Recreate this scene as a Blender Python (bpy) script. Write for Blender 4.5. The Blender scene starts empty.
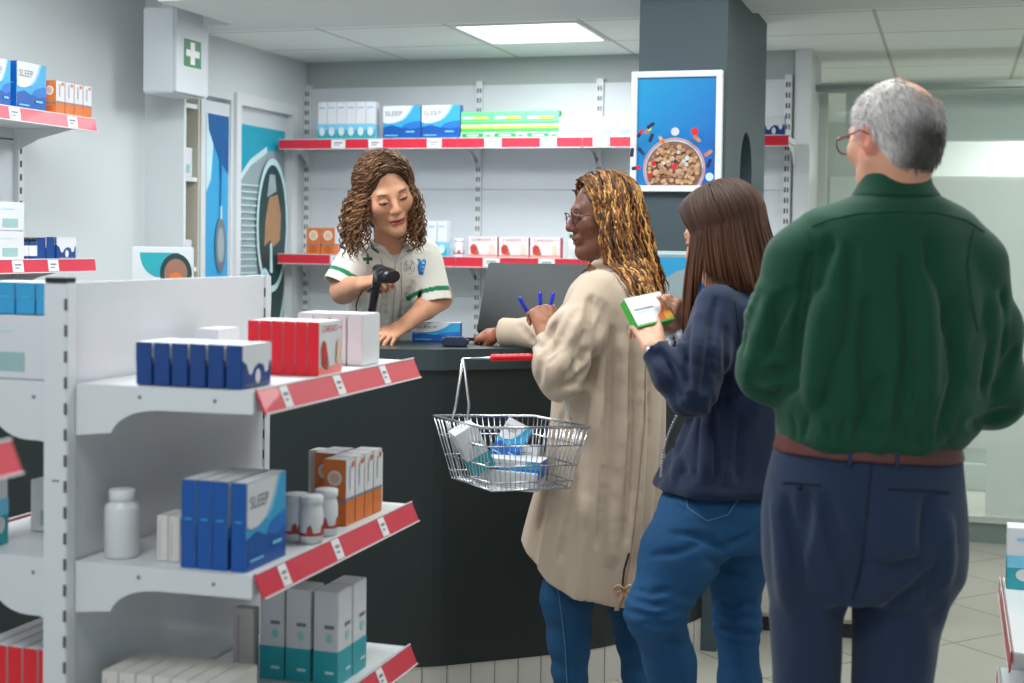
import bpy, bmesh, math, random
import numpy as np
from mathutils import Vector, Matrix
random.seed(7)
PI = math.pi
S = bpy.context.scene
COL = S.collection
F = 1422.0
YAW, PITCH, ROLL = math.radians(17.2), math.radians(1.8), math.radians(0.8)
CAM = Vector((0, 0, 1.44))
SHIFT = -0.0523
_f0 = Vector((-math.sin(YAW), math.cos(YAW), 0)); _r0 = Vector((math.cos(YAW), math.sin(YAW), 0)); _z = Vector((0, 0, 1))
FWD = (_f0*math.cos(PITCH) - _z*math.sin(PITCH)); UP0 = (_z*math.cos(PITCH) + _f0*math.sin(PITCH))
RT = (_r0*math.cos(ROLL) + UP0*math.sin(ROLL)); UPV = (UP0*math.cos(ROLL) - _r0*math.sin(ROLL))

def P(px, py, t):
    """point of the room seen at that place of the photograph, t metres away along the view"""
    return CAM + FWD*t + RT*((px-512)/F*t) + UPV*(-(py-341.5-SHIFT*1024)/F*t)

# ------------------------------------------------------------------ materials
MATS = {}
def srgb(c):
    out = []
    for v in c:
        v = v/255.0
        out.append(v/12.92 if v <= .04045 else ((v+.055)/1.055)**2.4)
    return (*out, 1)

def mat(name, c, rough=.5, metal=0, var=.04, scale=30, bump=0, bscale=200, spec=.5, trans=0, alpha=1, sheen=0, attr=False, coat=0, stretch=None):
    if name in MATS: return MATS[name]
    m = bpy.data.materials.new(name); m.use_nodes = True
    nt = m.node_tree; N = nt.nodes; L = nt.links
    b = N['Principled BSDF']
    b.inputs['Roughness'].default_value = rough; b.inputs['Metallic'].default_value = metal
    b.inputs['Specular IOR Level'].default_value = spec
    b.inputs['Transmission Weight'].default_value = trans
    b.inputs['Alpha'].default_value = alpha
    b.inputs['Coat Weight'].default_value = coat
    if sheen: b.inputs['Sheen Weight'].default_value = sheen
    tc = N.new('ShaderNodeTexCoord'); mp = N.new('ShaderNodeMapping'); L.new(tc.outputs['Object'], mp.inputs['Vector'])
    if stretch: mp.inputs['Scale'].default_value = stretch
    nz = N.new('ShaderNodeTexNoise'); nz.inputs['Scale'].default_value = scale; nz.inputs['Detail'].default_value = 3
    L.new(mp.outputs['Vector'], nz.inputs['Vector'])
    rg = N.new('ShaderNodeMapRange'); rg.inputs['To Min'].default_value = 1-var; rg.inputs['To Max'].default_value = 1+var
    L.new(nz.outputs['Fac'], rg.inputs['Value'])
    mx = N.new('ShaderNodeVectorMath'); mx.operation = 'SCALE'
    if attr:
        at = N.new('ShaderNodeVertexColor'); at.layer_name = 'Col'; L.new(at.outputs['Color'], mx.inputs[0])
    else:
        mx.inputs[0].default_value = srgb(c)[:3]
    L.new(rg.outputs['Result'], mx.inputs['Scale']); L.new(mx.outputs['Vector'], b.inputs['Base Color'])
    if bump:
        n2 = N.new('ShaderNodeTexNoise'); n2.inputs['Scale'].default_value = bscale; n2.inputs['Detail'].default_value = 2
        L.new(mp.outputs['Vector'], n2.inputs['Vector'])
        bp = N.new('ShaderNodeBump'); bp.inputs['Strength'].default_value = bump; bp.inputs['Distance'].default_value = .002
        L.new(n2.outputs['Fac'], bp.inputs['Height']); L.new(bp.outputs['Normal'], b.inputs['Normal'])
    MATS[name] = m
    return m

def emit_mat(name, c, s):
    m = bpy.data.materials.new(name); m.use_nodes = True; nt = m.node_tree; nt.nodes.clear()
    e = nt.nodes.new('ShaderNodeEmission'); e.inputs['Color'].default_value = srgb(c); e.inputs['Strength'].default_value = s
    o = nt.nodes.new('ShaderNodeOutputMaterial'); nt.links.new(e.outputs[0], o.inputs[0]); MATS[name] = m
    return m

def plain(name, c, **k): return mat(name, c, **k)

# ------------------------------------------------------------------ mesh builder
class MB:
    def __init__(s): s.v = []; s.f = []; s.m = []; s.mats = []; s.sm = []
    def mi(s, m):
        if m not in s.mats: s.mats.append(m)
        return s.mats.index(m)
    def raw(s, vs, fs, m, smooth=False, M=None):
        o = len(s.v)
        s.v += [tuple(M @ Vector(v)) if M is not None else tuple(v) for v in vs]
        k = s.mi(m)
        for f in fs: s.f.append(tuple(i+o for i in f)); s.m.append(k); s.sm.append(smooth)
        return s
    def box(s, lo, hi, m, M=None, bev=0):
        x0, y0, z0 = lo; x1, y1, z1 = hi
        if bev:
            bm = bmesh.new(); bmesh.ops.create_cube(bm, size=1)
            for v in bm.verts: v.co = Vector(((x0+x1)/2+v.co.x*(x1-x0), (y0+y1)/2+v.co.y*(y1-y0), (z0+z1)/2+v.co.z*(z1-z0)))
            bmesh.ops.bevel(bm, geom=bm.edges[:], offset=bev, segments=2, affect='EDGES')
            vs = [v.co.copy() for v in bm.verts]; fs = [[v.index for v in f.verts] for f in bm.faces]; bm.free()
            return s.raw(vs, fs, m, False, M)
        vs = [(x, y, z) for z in (z0, z1) for y in (y0, y1) for x in (x0, x1)]
        return s.raw(vs, [(0,2,3,1), (4,5,7,6), (0,1,5,4), (2,6,7,3), (0,4,6,2), (1,3,7,5)], m, False, M)
    def poly(s, pts, m, M=None): return s.raw(pts, [tuple(range(len(pts)))], m, False, M)
    def prism(s, pts, d, m, M=None, smooth=False):
        """pts: 3-D outline; d: extrusion vector"""
        n = len(pts); d = Vector(d); a = [Vector(p) for p in pts]; b = [p+d for p in a]
        fs = [tuple(range(n-1, -1, -1)), tuple(range(n, 2*n))] + [(i, (i+1) % n, (i+1) % n+n, i+n) for i in range(n)]
        o = len(s.f); s.raw(a+b, fs, m, smooth, M); s.sm[o] = s.sm[o+1] = False
        return s
    def tube(s, pts, r, m, n=8, cap=True, M=None, closed=False):
        pts = [Vector(p) for p in pts]; k = len(pts)
        rs = r if isinstance(r, (list, tuple)) else [r]*k
        vs = []; t0 = (pts[1]-pts[0]).normalized()
        u = t0.orthogonal().normalized()
        for i, p in enumerate(pts):
            if closed: t = (pts[(i+1) % k]-pts[i-1]).normalized()
            else: t = (pts[min(i+1, k-1)]-pts[max(i-1, 0)]).normalized()
            u = (u - t*u.dot(t)); u = u.normalized() if u.length > 1e-6 else t.orthogonal().normalized()
            w = t.cross(u)
            for j in range(n):
                a = 2*PI*j/n; vs.append(p+(u*math.cos(a)+w*math.sin(a))*rs[i])
        fs = []
        for i in range(k if closed else k-1):
            i2 = (i+1) % k
            for j in range(n): fs.append((i*n+j, i*n+(j+1) % n, i2*n+(j+1) % n, i2*n+j))
        if cap and not closed: fs += [tuple(range(n-1, -1, -1)), tuple((k-1)*n+j for j in range(n))]
        return s.raw(vs, fs, m, True, M)
    def lathe(s, prof, m, n=24, M=None, smooth=True):
        vs = []; fs = []
        for r, z in prof:
            for j in range(n): a = 2*PI*j/n; vs.append((r*math.cos(a), r*math.sin(a), z))
        for i in range(len(prof)-1):
            for j in range(n): fs.append((i*n+j, i*n+(j+1) % n, (i+1)*n+(j+1) % n, (i+1)*n+j))
        fs += [tuple(range(n-1, -1, -1)), tuple((len(prof)-1)*n+j for j in range(n))]
        return s.raw(vs, fs, m, smooth, M)
    def disc(s, c, ru, rv, u, v, m, n=24, M=None):
        c = Vector(c); u = Vector(u); v = Vector(v)
        return s.poly([c+u*(ru*math.cos(2*PI*i/n))+v*(rv*math.sin(2*PI*i/n)) for i in range(n)], m, M)
    def build(s, name, parent=None, loc=(0,0,0), rotz=0, me=None):
        if me is None:
            me = bpy.data.meshes.new(name); me.from_pydata(s.v, [], s.f)
            for m in s.mats: me.materials.append(m)
            me.polygons.foreach_set('material_index', s.m); me.polygons.foreach_set('use_smooth', s.sm); me.update()
        o = bpy.data.objects.new(name, me); COL.objects.link(o); o.parent = parent
        o.location = loc; o.rotation_euler = (0, 0, rotz)
        return o

def tag(o, label=None, cat=None, group=None, kind=None):
    if label: o['label'] = label
    if cat: o['category'] = cat
    if group: o['group'] = group
    if kind: o['kind'] = kind
    return o
def struct(mb, name, **k): return tag(mb.build(name, **k), kind='structure')
def empty(name, loc, label, cat, rotz=0, group=None):
    o = bpy.data.objects.new(name, None); COL.objects.link(o); o.location = loc; o.rotation_euler = (0, 0, rotz)
    o.empty_display_size = .1
    return tag(o, label, cat, group)
def dup(o, loc=None, rotz=None, label=None, parent=None, group=None):
    c = o.copy(); COL.objects.link(c)
    if parent is not None: c.parent = parent
    if loc is not None: c.location = loc
    if rotz is not None: c.rotation_euler = (0, 0, rotz)
    if label: c['label'] = label
    if group: c['group'] = group
    for ch in [x for x in bpy.data.objects if x.parent == o]: dup(ch, parent=c)
    return c

_tc = {}
def text2d(t):
    if t not in _tc:
        cu = bpy.data.curves.new('lettering', 'FONT'); cu.body = t; cu.size = 1; cu.resolution_u = 2
        o = bpy.data.objects.new('lettering', cu); COL.objects.link(o); bpy.context.view_layer.update()
        me = o.to_mesh(); vs = [tuple(v.co) for v in me.vertices]; fs = [tuple(p.vertices) for p in me.polygons]
        o.to_mesh_clear(); bpy.data.objects.remove(o); bpy.data.curves.remove(cu)
        xs = [v[0] for v in vs]; ys = [v[1] for v in vs]
        _tc[t] = ([((v[0]-min(xs))/(max(xs)-min(xs)), (v[1]-min(ys))/(max(ys)-min(ys))) for v in vs], fs)
    return _tc[t]

class Face:
    """flat printing surface: o = lower-left corner, u/v = unit axes, n = outward"""
    def __init__(s, mb, o, u, v, W, H, eps=.0006):
        s.mb = mb; s.o = Vector(o); s.u = Vector(u); s.v = Vector(v); s.n = s.u.cross(s.v); s.W = W; s.H = H; s.e = eps; s.k = 0
    def pt(s, a, b): return s.o+s.u*(a*s.W)+s.v*(b*s.H)+s.n*(s.e*s.k)
    def poly(s, pts, m): s.k += 1; s.mb.poly([s.pt(a, b) for a, b in pts], m); return s
    def rect(s, a0, b0, a1, b1, m): return s.poly([(a0,b0), (a1,b0), (a1,b1), (a0,b1)], m)
    def ell(s, a, b, ra, rb, m, n=20): return s.poly([(a+ra*math.cos(2*PI*i/n), b+rb*math.sin(2*PI*i/n)) for i in range(n)], m)
    def text(s, t, a0, b0, a1, b1, m):
        s.k += 1; vs, fs = text2d(t)
        s.mb.raw([s.pt(a0+x*(a1-a0), b0+y*(b1-b0)) for x, y in vs], fs, m); return s

# colours
W_WALL = mat('wall_paint', (206,211,212), .75, var=.02, scale=3, bump=.05, bscale=80)
W_GREY = mat('grey_wall_paint', (176,182,180), .8, var=.02, scale=3)
W_CEIL = mat('ceiling_paint', (222,226,224), .85, var=.02, scale=4)
WHITE = mat('white_board', (240,241,243), .5, var=.015)
PANELW = mat('white_panel', (208,213,216), .45, var=.02, scale=4)
METALW = mat('white_coated_metal', (214,217,218), .38, var=.03, scale=12, bump=.05, bscale=60)
GLOSSW = mat('glossy_white_panel', (206,208,212), .16, var=.03, scale=5, spec=.6)
RED = mat('red_strip', (206,38,58), .3, var=.03)
REDF = mat('red_label_strip', (204,52,72), .35, var=.05, scale=12, coat=.1)
TAGM = mat('paper_tag', (228,226,226), .6)
INK = mat('grey_ink', (120,124,132), .6)
DARK = mat('dark_slot', (44,46,48), .6)
BLACK = mat('black_plastic', (24,26,30), .35)
BLUE = mat('box_blue', (4,80,160), .4, var=.06)
BLUE2 = mat('box_navy', (6,60,126), .4, var=.05)
LBLUE = mat('box_light_blue', (52,158,208), .4, var=.06, scale=20)
SKYB = mat('box_sky_blue', (120,196,226), .4)
TEAL = mat('box_teal', (40,160,170), .4, var=.05)
CREAM = mat('box_white', (214,215,218), .45, var=.015)
REDB = mat('box_red', (222,26,40), .4, var=.04)
SALMON = mat('box_salmon', (238,140,130), .45, var=.08)
ORANGE = mat('box_orange', (212,112,44), .45, var=.05)
GREEN = mat('box_green', (60,178,84), .45)
LGREEN = mat('box_light_green', (96,208,124), .45)
YELLOW = mat('box_yellow', (218,226,66), .45)
SLATE = mat('slate_laminate', (20,31,31), .5, var=.05, scale=8)
SLATE2 = mat('slate_top', (46,58,60), .33, var=.04, scale=8)
PILLAR = mat('pillar_laminate', (66,82,88), .55, var=.04, scale=6)
CHROME = mat('chrome_wire', (205,208,212), .22, metal=.9, var=.03)

# ------------------------------------------------------------------ the room
HI, LOW = 2.38, 2.353
XL, YB = -3.29, 6.9
def tile_mat():
    m = mat('floor_tiles', (176,172,162), .32, var=.07, scale=5); nt = m.node_tree; N = nt.nodes; L = nt.links
    b = N['Principled BSDF']; tc = N['Texture Coordinate']
    mp = N.new('ShaderNodeMapping'); mp.inputs['Rotation'].default_value = (0, 0, math.radians(42)); L.new(tc.outputs['Object'], mp.inputs['Vector'])
    br = N.new('ShaderNodeTexBrick'); br.offset = 0; br.inputs['Scale'].default_value = 1
    br.inputs['Brick Width'].default_value = .45; br.inputs['Row Height'].default_value = .45; br.inputs['Mortar Size'].default_value = .004
    br.inputs['Color1'].default_value = (1,1,1,1); br.inputs['Color2'].default_value = (.93,.93,.93,1); br.inputs['Mortar'].default_value = (.35,.34,.32,1)
    L.new(mp.outputs['Vector'], br.inputs['Vector'])
    src = b.inputs['Base Color'].links[0].from_socket
    mu = N.new('ShaderNodeVectorMath'); mu.operation = 'MULTIPLY'; L.new(src, mu.inputs[0]); L.new(br.outputs['Color'], mu.inputs[1]); L.new(mu.outputs['Vector'], b.inputs['Base Color'])
    return m
struct(MB().box((-4.2,-2.2,-.1), (3.6,11.2,0), tile_mat()), 'floor')
# near, lower plain ceiling and far, higher tiled ceiling
struct(MB().box((-4.2,-2.2,2.75), (3.6,5.7,2.85), W_CEIL), 'ceiling')
struct(MB().box((-2.95,4.86,LOW), (3.5,5.45,2.75), W_CEIL).box((XL,5.45,LOW), (3.5,5.62,2.75), W_CEIL), 'trim_5')
def grid_mat():
    m = mat('ceiling_tiles', (240,243,238), .85, var=.02, scale=40); nt = m.node_tree; N = nt.nodes; L = nt.links
    b = N['Principled BSDF']; tc = N['Texture Coordinate']
    mp = N.new('ShaderNodeMapping'); mp.inputs['Location'].default_value = (2.12+.6*4, -5.83+.6*4, 0); L.new(tc.outputs['Object'], mp.inputs['Vector'])
    br = N.new('ShaderNodeTexBrick'); br.offset = 0; br.inputs['Scale'].default_value = 1
    br.inputs['Brick Width'].default_value = .6; br.inputs['Row Height'].default_value = .6; br.inputs['Mortar Size'].default_value = .008
    br.inputs['Color1'].default_value = (1,1,1,1); br.inputs['Color2'].default_value = (.96,.96,.96,1); br.inputs['Mortar'].default_value = (.62,.6,.56,1)
    L.new(mp.outputs['Vector'], br.inputs['Vector'])
    src = b.inputs['Base Color'].links[0].from_socket
    mu = N.new('ShaderNodeVectorMath'); mu.operation = 'MULTIPLY'; L.new(src, mu.inputs[0]); L.new(br.outputs['Color'], mu.inputs[1]); L.new(mu.outputs['Vector'], b.inputs['Base Color'])
    return m
LX0, LX1, LY0, LY1 = -2.11, -1.53, 5.84, 6.42
g = MB(); GM = grid_mat()
for lo, hi in (((-4.2,5.62), (LX0,11.2)), ((LX1,5.62), (3.6,11.2)), ((LX0,5.62), (LX1,LY0)), ((LX0,LY1), (LX1,11.2))):
    g.box((*lo, HI), (*hi, HI+.12), GM)
struct(g, 'ceiling_tiled')
t = empty('ceiling_light', ((LX0+LX1)/2, (LY0+LY1)/2, HI), 'square recessed ceiling light glowing in the tiled ceiling', 'ceiling light')
w = (LX1-LX0)/2
fr = MB()
for a in ((-w,-w,w,-w+.02), (-w,w-.02,w,w), (-w,-w+.02,-w+.02,w-.02), (w-.02,-w+.02,w,w-.02)): fr.box((a[0],a[1],-.004), (a[2],a[3],.08), METALW)
fr.build('frame', t)
MB().box((-w+.02,-w+.02,.03), (w-.02,w-.02,.06), emit_mat('lamp_diffuser', (240,246,255), 7)).build('diffuser', t)
lv = MB()
for k in range(9): lv.box((-w+.02, -w+.06+k*.0575, .008), (w-.02, -w+.062+k*.0575, .028), METALW)
lv.build('louvre', t)

struct(MB().box((XL-.1,YB,0), (-.735,YB+.12,HI), W_GREY), 'wall_back')
struct(MB().box((-.735,YB-.02,0), (-.66,7.42,HI), METALW), 'trim_1')
# left wall with its column, the niche and the door opening
lw = MB()
lw.box((XL-.12,5.80,0), (XL,5.84,2.10), W_WALL); lw.box((XL-.12,6.72,0), (XL,YB,HI), W_WALL)
lw.box((XL-.12,5.53,2.10), (XL,6.72,HI), W_WALL); lw.box((XL-.12,6.08,0), (XL,6.14,2.10), W_WALL)
lw.box((XL-.34,5.40,0), (XL-.30,5.88,2.10), mat('niche_cream', (198,194,178), .6))
struct(lw, 'wall_left')
struct(MB().box((-3.52,-.6,0), (-3.40,5.5,2.75), W_WALL).box((-3.52,5.5,0), (-3.205,5.518,2.75), W_WALL), 'wall_left_front')
# door with a pharmacy poster film
dr = MB().box((XL-.06,6.145,0), (XL-.02,6.70,2.08), PANELW)
d = struct(dr, 'door_1')
fb = MB()
for y0, y1, z0, z1 in ((6.10,6.145,0,2.14), (6.70,6.76,0,2.14), (6.145,6.70,2.085,2.14)): fb.box((XL-.03,y0,z0), (XL+.02,y1,z1), METALW)
fb.build('door_frame', d)
fm = MB().box((XL-.022,6.17,.35), (XL-.014,6.675,2.0), CREAM)
f = Face(fm, (XL-.014,6.17,.35), (0,1,0), (0,0,1), .505, 1.65, .0008)
GLS = mat('poster_grey', (150,168,172), .4, var=.12, scale=14); DG = mat('poster_dark_green', (32,62,60), .4, var=.06)
CY = mat('poster_cyan', (24,160,186), .35, var=.08); PALE = mat('poster_pale', (196,226,230), .4, var=.05); TAN = mat('poster_tan', (170,128,92), .5, var=.1)
f.rect(0,0,1,1,CY)
f.poly([(0,.52),(.3,.5),(.7,.56),(1,.6),(1,.94),(.6,.93),(.25,.9),(0,.84)], GLS)
f.poly([(0,.07),(.42,.07),(.66,.2),(.86,.38),(1,.5),(1,.6),(.7,.55),(.3,.47),(0,.47)], DG)
f.poly([(0,.84),(.25,.9),(.6,.945),(.6,.925),(.25,.88),(0,.82)], PALE)
f.poly([(.42,.07),(.66,.2),(.86,.38),(1,.5),(1,.46),(.9,.36),(.7,.18),(.48,.07)], PALE)
for k in range(14): f.rect(.02, .56+k*.02, .38+.01*(k % 3), .564+k*.02, PALE)
f.ell(.68,.705,.34,.205,PALE,32); f.ell(.68,.705,.30,.185,DG,32)
f.poly([(.5,.64),(.62,.66),(.7,.64),(.84,.66),(.86,.74),(.78,.8),(.6,.79),(.52,.72)], TAN)
f.poly([(.55,.79),(.75,.81),(.72,.86),(.6,.86)], GLS); f.poly([(.62,.56),(.68,.56),(.66,.65),(.62,.65)], PALE)
f.ell(.5,.49,.15,.085,PALE,24); f.ell(.5,.49,.12,.07,SKYB,24)
for k in range(3): f.ell(.1+.19*k,.2,.075,.048,PALE,20); f.ell(.1+.19*k,.2,.045,.03,SKYB,12)
fm.build('poster_film', d)
# glazed poster panel beside the door
wd = MB().box((XL-.06,5.84,0), (XL-.01,6.08,2.08), PANELW); wn = struct(wd, 'window_1')
fm = MB().box((XL-.0105,5.85,.5), (XL-.004,6.06,2.02), CREAM)
f = Face(fm, (XL-.004,5.85,.5), (0,1,0), (0,0,1), .21, 1.52, .0008)
DEEP = mat('poster_deep_blue', (12,88,150), .35, var=.15, scale=10)
f.rect(0,0,1,1,LBLUE); f.poly([(.0,1),(.2,1),(.3,.9),(.2,.8),(0,.76)], PALE); f.poly([(.05,1),(1,1),(1,.82),(.6,.86),(.25,.92),(.1,.95)], DEEP)
f.poly([(.5,1),(.75,1),(.68,.8),(.66,.72),(.58,.72),(.6,.8)], DEEP)
f.poly([(0,.38),(.5,.44),(1,.40),(1,.27),(.5,.25),(0,.27)], SKYB); f.poly([(0,.44),(.45,.42),(.3,.3),(.1,.24),(0,.24)], PALE)
f.poly([(0,.24),(.4,.24),(1,.18),(1,.02),(0,.02)], PALE); f.poly([(.35,.02),(.9,.02),(.95,.14),(.4,.18)], TEAL)
f.ell(.62,.6,.24,.085,mat('stethoscope_grey', (120,130,138), .3, metal=.3)); f.ell(.62,.6,.15,.055,GLS); f.rect(.6,.68,.66,.72,PALE)
fm.build('poster_film', wn)

# narrow open shelf niche
t = empty('niche_shelf', (XL-.152,5.665,0), 'narrow cream open shelf unit set in the wall beside the blue poster', 'shelf')
CRM = MATS['niche_cream']; nb = MB()
nb.box((-.14,-.13,.0), (.145,-.12,2.08), CRM).build('side_panel', t); MB().box((-.14,.12,0), (.145,.13,2.08), CRM).build('side_panel', t)
for z in (.9, 1.31, 1.42-.0, 1.72, 2.05): 
    if z != 1.42: MB().box((-.14,-.119,z-.02), (.14,.119,z), METALW).build('shelf', t)

# right: partly frosted glass wall and what lies behind it
FRM = mat('pale_frame', (186,192,184), .4); RAIL = mat('green_grey_rail', (120,136,128), .35)
GY = 7.36
struct(MB().box((3.5,-.6,0), (3.6,11.2,HI), W_WALL), 'wall_right')
struct(MB().box((-4.2,10.9,0), (3.6,11.0,HI), mat('far_room_wall', (184,190,178), .8, var=.02, scale=2)), 'wall_far')
struct(MB().box((-.66,YB+.2,HI-.17), (3.5,YB+.3,HI-.145), RAIL), 'trim_2')
gw = MB().box((-.66,GY-.03,0), (3.5,GY+.03,.10), RAIL)
gw.box((-.66,GY-.04,.10), (3.5,GY+.04,.13), FRM)
gf = struct(gw, 'window_2')
MB().box((-.66,GY-.03,2.22), (3.5,GY+.03,2.27), FRM).box((-.66,GY-.03,.13), (-.62,GY+.03,2.22), FRM).box((1.9,GY-.03,.13), (1.94,GY+.03,2.22), FRM).build('window_frame', gf)
GLASS = bpy.data.materials.new('clear_glass'); GLASS.use_nodes = True
b = GLASS.node_tree.nodes['Principled BSDF']; b.inputs['Base Color'].default_value = srgb((214,232,222)); b.inputs['Roughness'].default_value = .02; b.inputs['Alpha'].default_value = .22; b.inputs['Specular IOR Level'].default_value = .5
FROST = bpy.data.materials.new('frosted_film'); FROST.use_nodes = True
b = FROST.node_tree.nodes['Principled BSDF']; b.inputs['Base Color'].default_value = srgb((214,224,216)); b.inputs['Roughness'].default_value = .45; b.inputs['Alpha'].default_value = .72
MB().box((-.62,GY-.005,.13), (1.9,GY+.005,2.22), GLASS).build('glass_pane', gf)
MB().box((-.60,GY-.009,.46), (.18,GY-.006,1.80), FROST).box((.18,GY-.009,.135), (1.88,GY-.006,1.80), FROST).build('frosted_film', gf)
struct(MB().box((-.6,8.3,2.05), (3.5,8.45,HI), W_GREY).box((-.3,9.9,1.9), (3.5,10.0,HI), W_CEIL), 'trim_3')
struct(MB().box((-.6,8.9,0), (3.5,9.05,.16), PANELW).box((-.6,8.95,0), (3.5,9.05,.3), FRM), 'baseboard_far')

# pillar with arched niche
pl = MB(); X0, X1, Y0, Y1 = -1.085, -.77, 5.0, 6.07
ny0, ny1, nz = 5.36, 5.68, 1.88
pl.box((X0,Y0,0), (X1-.12,Y1,HI), PILLAR)
arc = [(ny0+(ny1-ny0)*(.5-.5*math.cos(PI*k/16)), nz-.16+.16*math.sin(PI*k/16)) for k in range(17)]
pl.prism([(X1-.12,Y0,0), (X1-.12,ny0,0), *[(X1-.12,y,z) for y, z in arc[:9]], (X1-.12,(ny0+ny1)/2,HI), (X1-.12,Y0,HI)], (.12,0,0), PILLAR)
pl.prism([(X1-.12,(ny0+ny1)/2,HI), *[(X1-.12,y,z) for y, z in arc[8:]], (X1-.12,ny1,0), (X1-.12,Y1,0), (X1-.12,Y1,HI)], (.12,0,0), PILLAR)
pl.box((X1-.125,ny0,0), (X1-.119,ny1,nz), BLACK)
pl.box((X1-.12,ny0,0), (X1,ny1,1.0), PILLAR)
struct(pl, 'wall_pillar')

# wall poster
o = P(630, 73, 4.97); 
PW, PH = .325, .425
t = empty('framed_poster', (X0-.02+PW/2, Y0-.02, 1.63), 'white framed blue picture of a bowl heaped with pills on the dark pillar', 'framed poster')
fr = MB()
for a in ((0,0,PW,.022), (0,PH-.022,PW,PH), (0,.022,.022,PH-.022), (PW-.022,.022,PW,PH-.022)): fr.box((a[0]-PW/2,-.012,a[1]), (a[2]-PW/2,.018,a[3]), WHITE, bev=.002)
fr.build('frame', t)
pp = MB(); pp.box((-PW/2+.015,0,.015), (PW/2-.015,.015,PH-.015), LBLUE)
PB = bpy.data.materials.new('picture_blue'); PB.use_nodes = True; nt = PB.node_tree; N = nt.nodes
tc = N.new('ShaderNodeTexCoord'); gr = N.new('ShaderNodeTexGradient'); cr = N.new('ShaderNodeValToRGB'); mpn = N.new('ShaderNodeMapping')
mpn.inputs['Location'].default_value = (.78, 0, 0); mpn.inputs['Rotation'].default_value = (0, math.radians(-40), 0); mpn.inputs['Scale'].default_value = (2.2, 1, 2.2)
nt.links.new(tc.outputs['Object'], mpn.inputs[0]); nt.links.new(mpn.outputs[0], gr.inputs[0]); nt.links.new(gr.outputs['Fac'], cr.inputs[0])
cr.color_ramp.elements[0].color = srgb((0,158,214)); cr.color_ramp.elements[1].color = srgb((8,84,186))
nt.links.new(cr.outputs[0], N['Principled BSDF'].inputs['Base Color']); N['Principled BSDF'].inputs['Roughness'].default_value = .35
f = Face(pp, (-PW/2+.018,-.0002,.018), (1,0,0), (0,0,1), PW-.036, PH-.036, .0003)
f.rect(0,0,1,1,PB)
PINK = mat('bowl_pink', (206,160,172), .4); BG1 = mat('pill_beige', (216,170,130), .5, var=.1); BG2 = mat('pill_tan', (190,140,104), .5, var=.1); BRN = mat('print_brown', (150,106,90), .5)  # BRN: plain brown print under the pills, also on cartons and display stand
asp = (PW-.036)/(PH-.036)
def circ(cx, cy, r, m, n=20):
    pts = [(cx+r*math.cos(2*PI*i/n), max(0.0, cy+r*asp*math.sin(2*PI*i/n))) for i in range(n)]
    f.poly(pts, m)
circ(.48,.16,.385,PINK,40); circ(.48,.16,.355,PALE,40); circ(.48,.155,.345,BRN,40)
R = random.Random(3); f.e = .00008
for k in range(260):
    a = R.uniform(0, 2*PI); q = .31*math.sqrt(R.random()); x = .48+q*math.cos(a); y = .155+q*asp*math.sin(a)
    if y < .025: continue
    c = R.choice([BG1,BG1,BG1,BG2,BG2,CREAM if q < .22 else BG1]); circ(x, y, R.uniform(.018,.032), c, 10)
for x, y in ((.24,.21),(.5,.185),(.2,.1),(.49,.17)): circ(x, y, .03, REDB, 10)
f.e = .0003
circ(.53,.485,.05,CREAM); circ(.77,.485,.045,REDB)
def cap_(x, y, a, l, m1, m2, r=.022):
    c, s_ = math.cos(a), math.sin(a)
    for sg, m in ((-1,m1),(1,m2)):
        pts = []
        for k in range(9):
            b = -PI/2+PI*k/8; u = l*sg*.5+sg*r*math.cos(b); v_ = r*math.sin(b)*sg
            pts.append((u, v_))
        pts += [(0, r*sg), (0, -r*sg)]
        f.poly([(x+u*c-v_*s_, y+(u*s_+v_*c)*asp) for u, v_ in pts], m)
NV = mat('pill_navy', (22,26,70), .4)
for a in ((.1,.47,1.0,NV,REDB), (.2,.5,.9,ORANGE,YELLOW), (.24,.43,1.2,NV,NV), (.23,.54,.6,NV,NV), (.8,.42,-.7,ORANGE,BG2), (.37,.41,-1,BG1,ORANGE), (.12,.31,-.9,NV,BLUE2), (.06,.16,.2,NV,REDB), (.94,.29,.6,ORANGE,BG2), (.95,.2,1.2,NV,NV), (.01,.3,1.5,NV,NV)):
    cap_(a[0],a[1],a[2],.07,a[3],a[4])
circ(.96,.08,.05,PALE)
pp.build('print', t)

# first-aid wall cabinet
cz0, cz1 = 2.045, 2.40
t = empty('wall_cabinet', (-3.165, 5.36, cz0), 'white wall cabinet with a green and white first aid cross', 'cabinet')
MB().box((-.08,-.13,0), (.068,.138,cz1-cz0), PANELW, bev=.006).build('body', t)
cm = MB().box((.069,-.128,.004), (.078,.136,cz1-cz0-.004), PANELW, bev=.003)
f = Face(cm, (.078,-.128,.004), (0,1,0), (0,0,1), .264, cz1-cz0-.008, .0008)
CG = mat('cross_green', (20,122,62), .4)
f.rect(.22,.33,.76,.66,CG); f.rect(.42,.36,.56,.63,WHITE); f.rect(.28,.455,.70,.535,WHITE)
cm.build('door', t)

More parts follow.
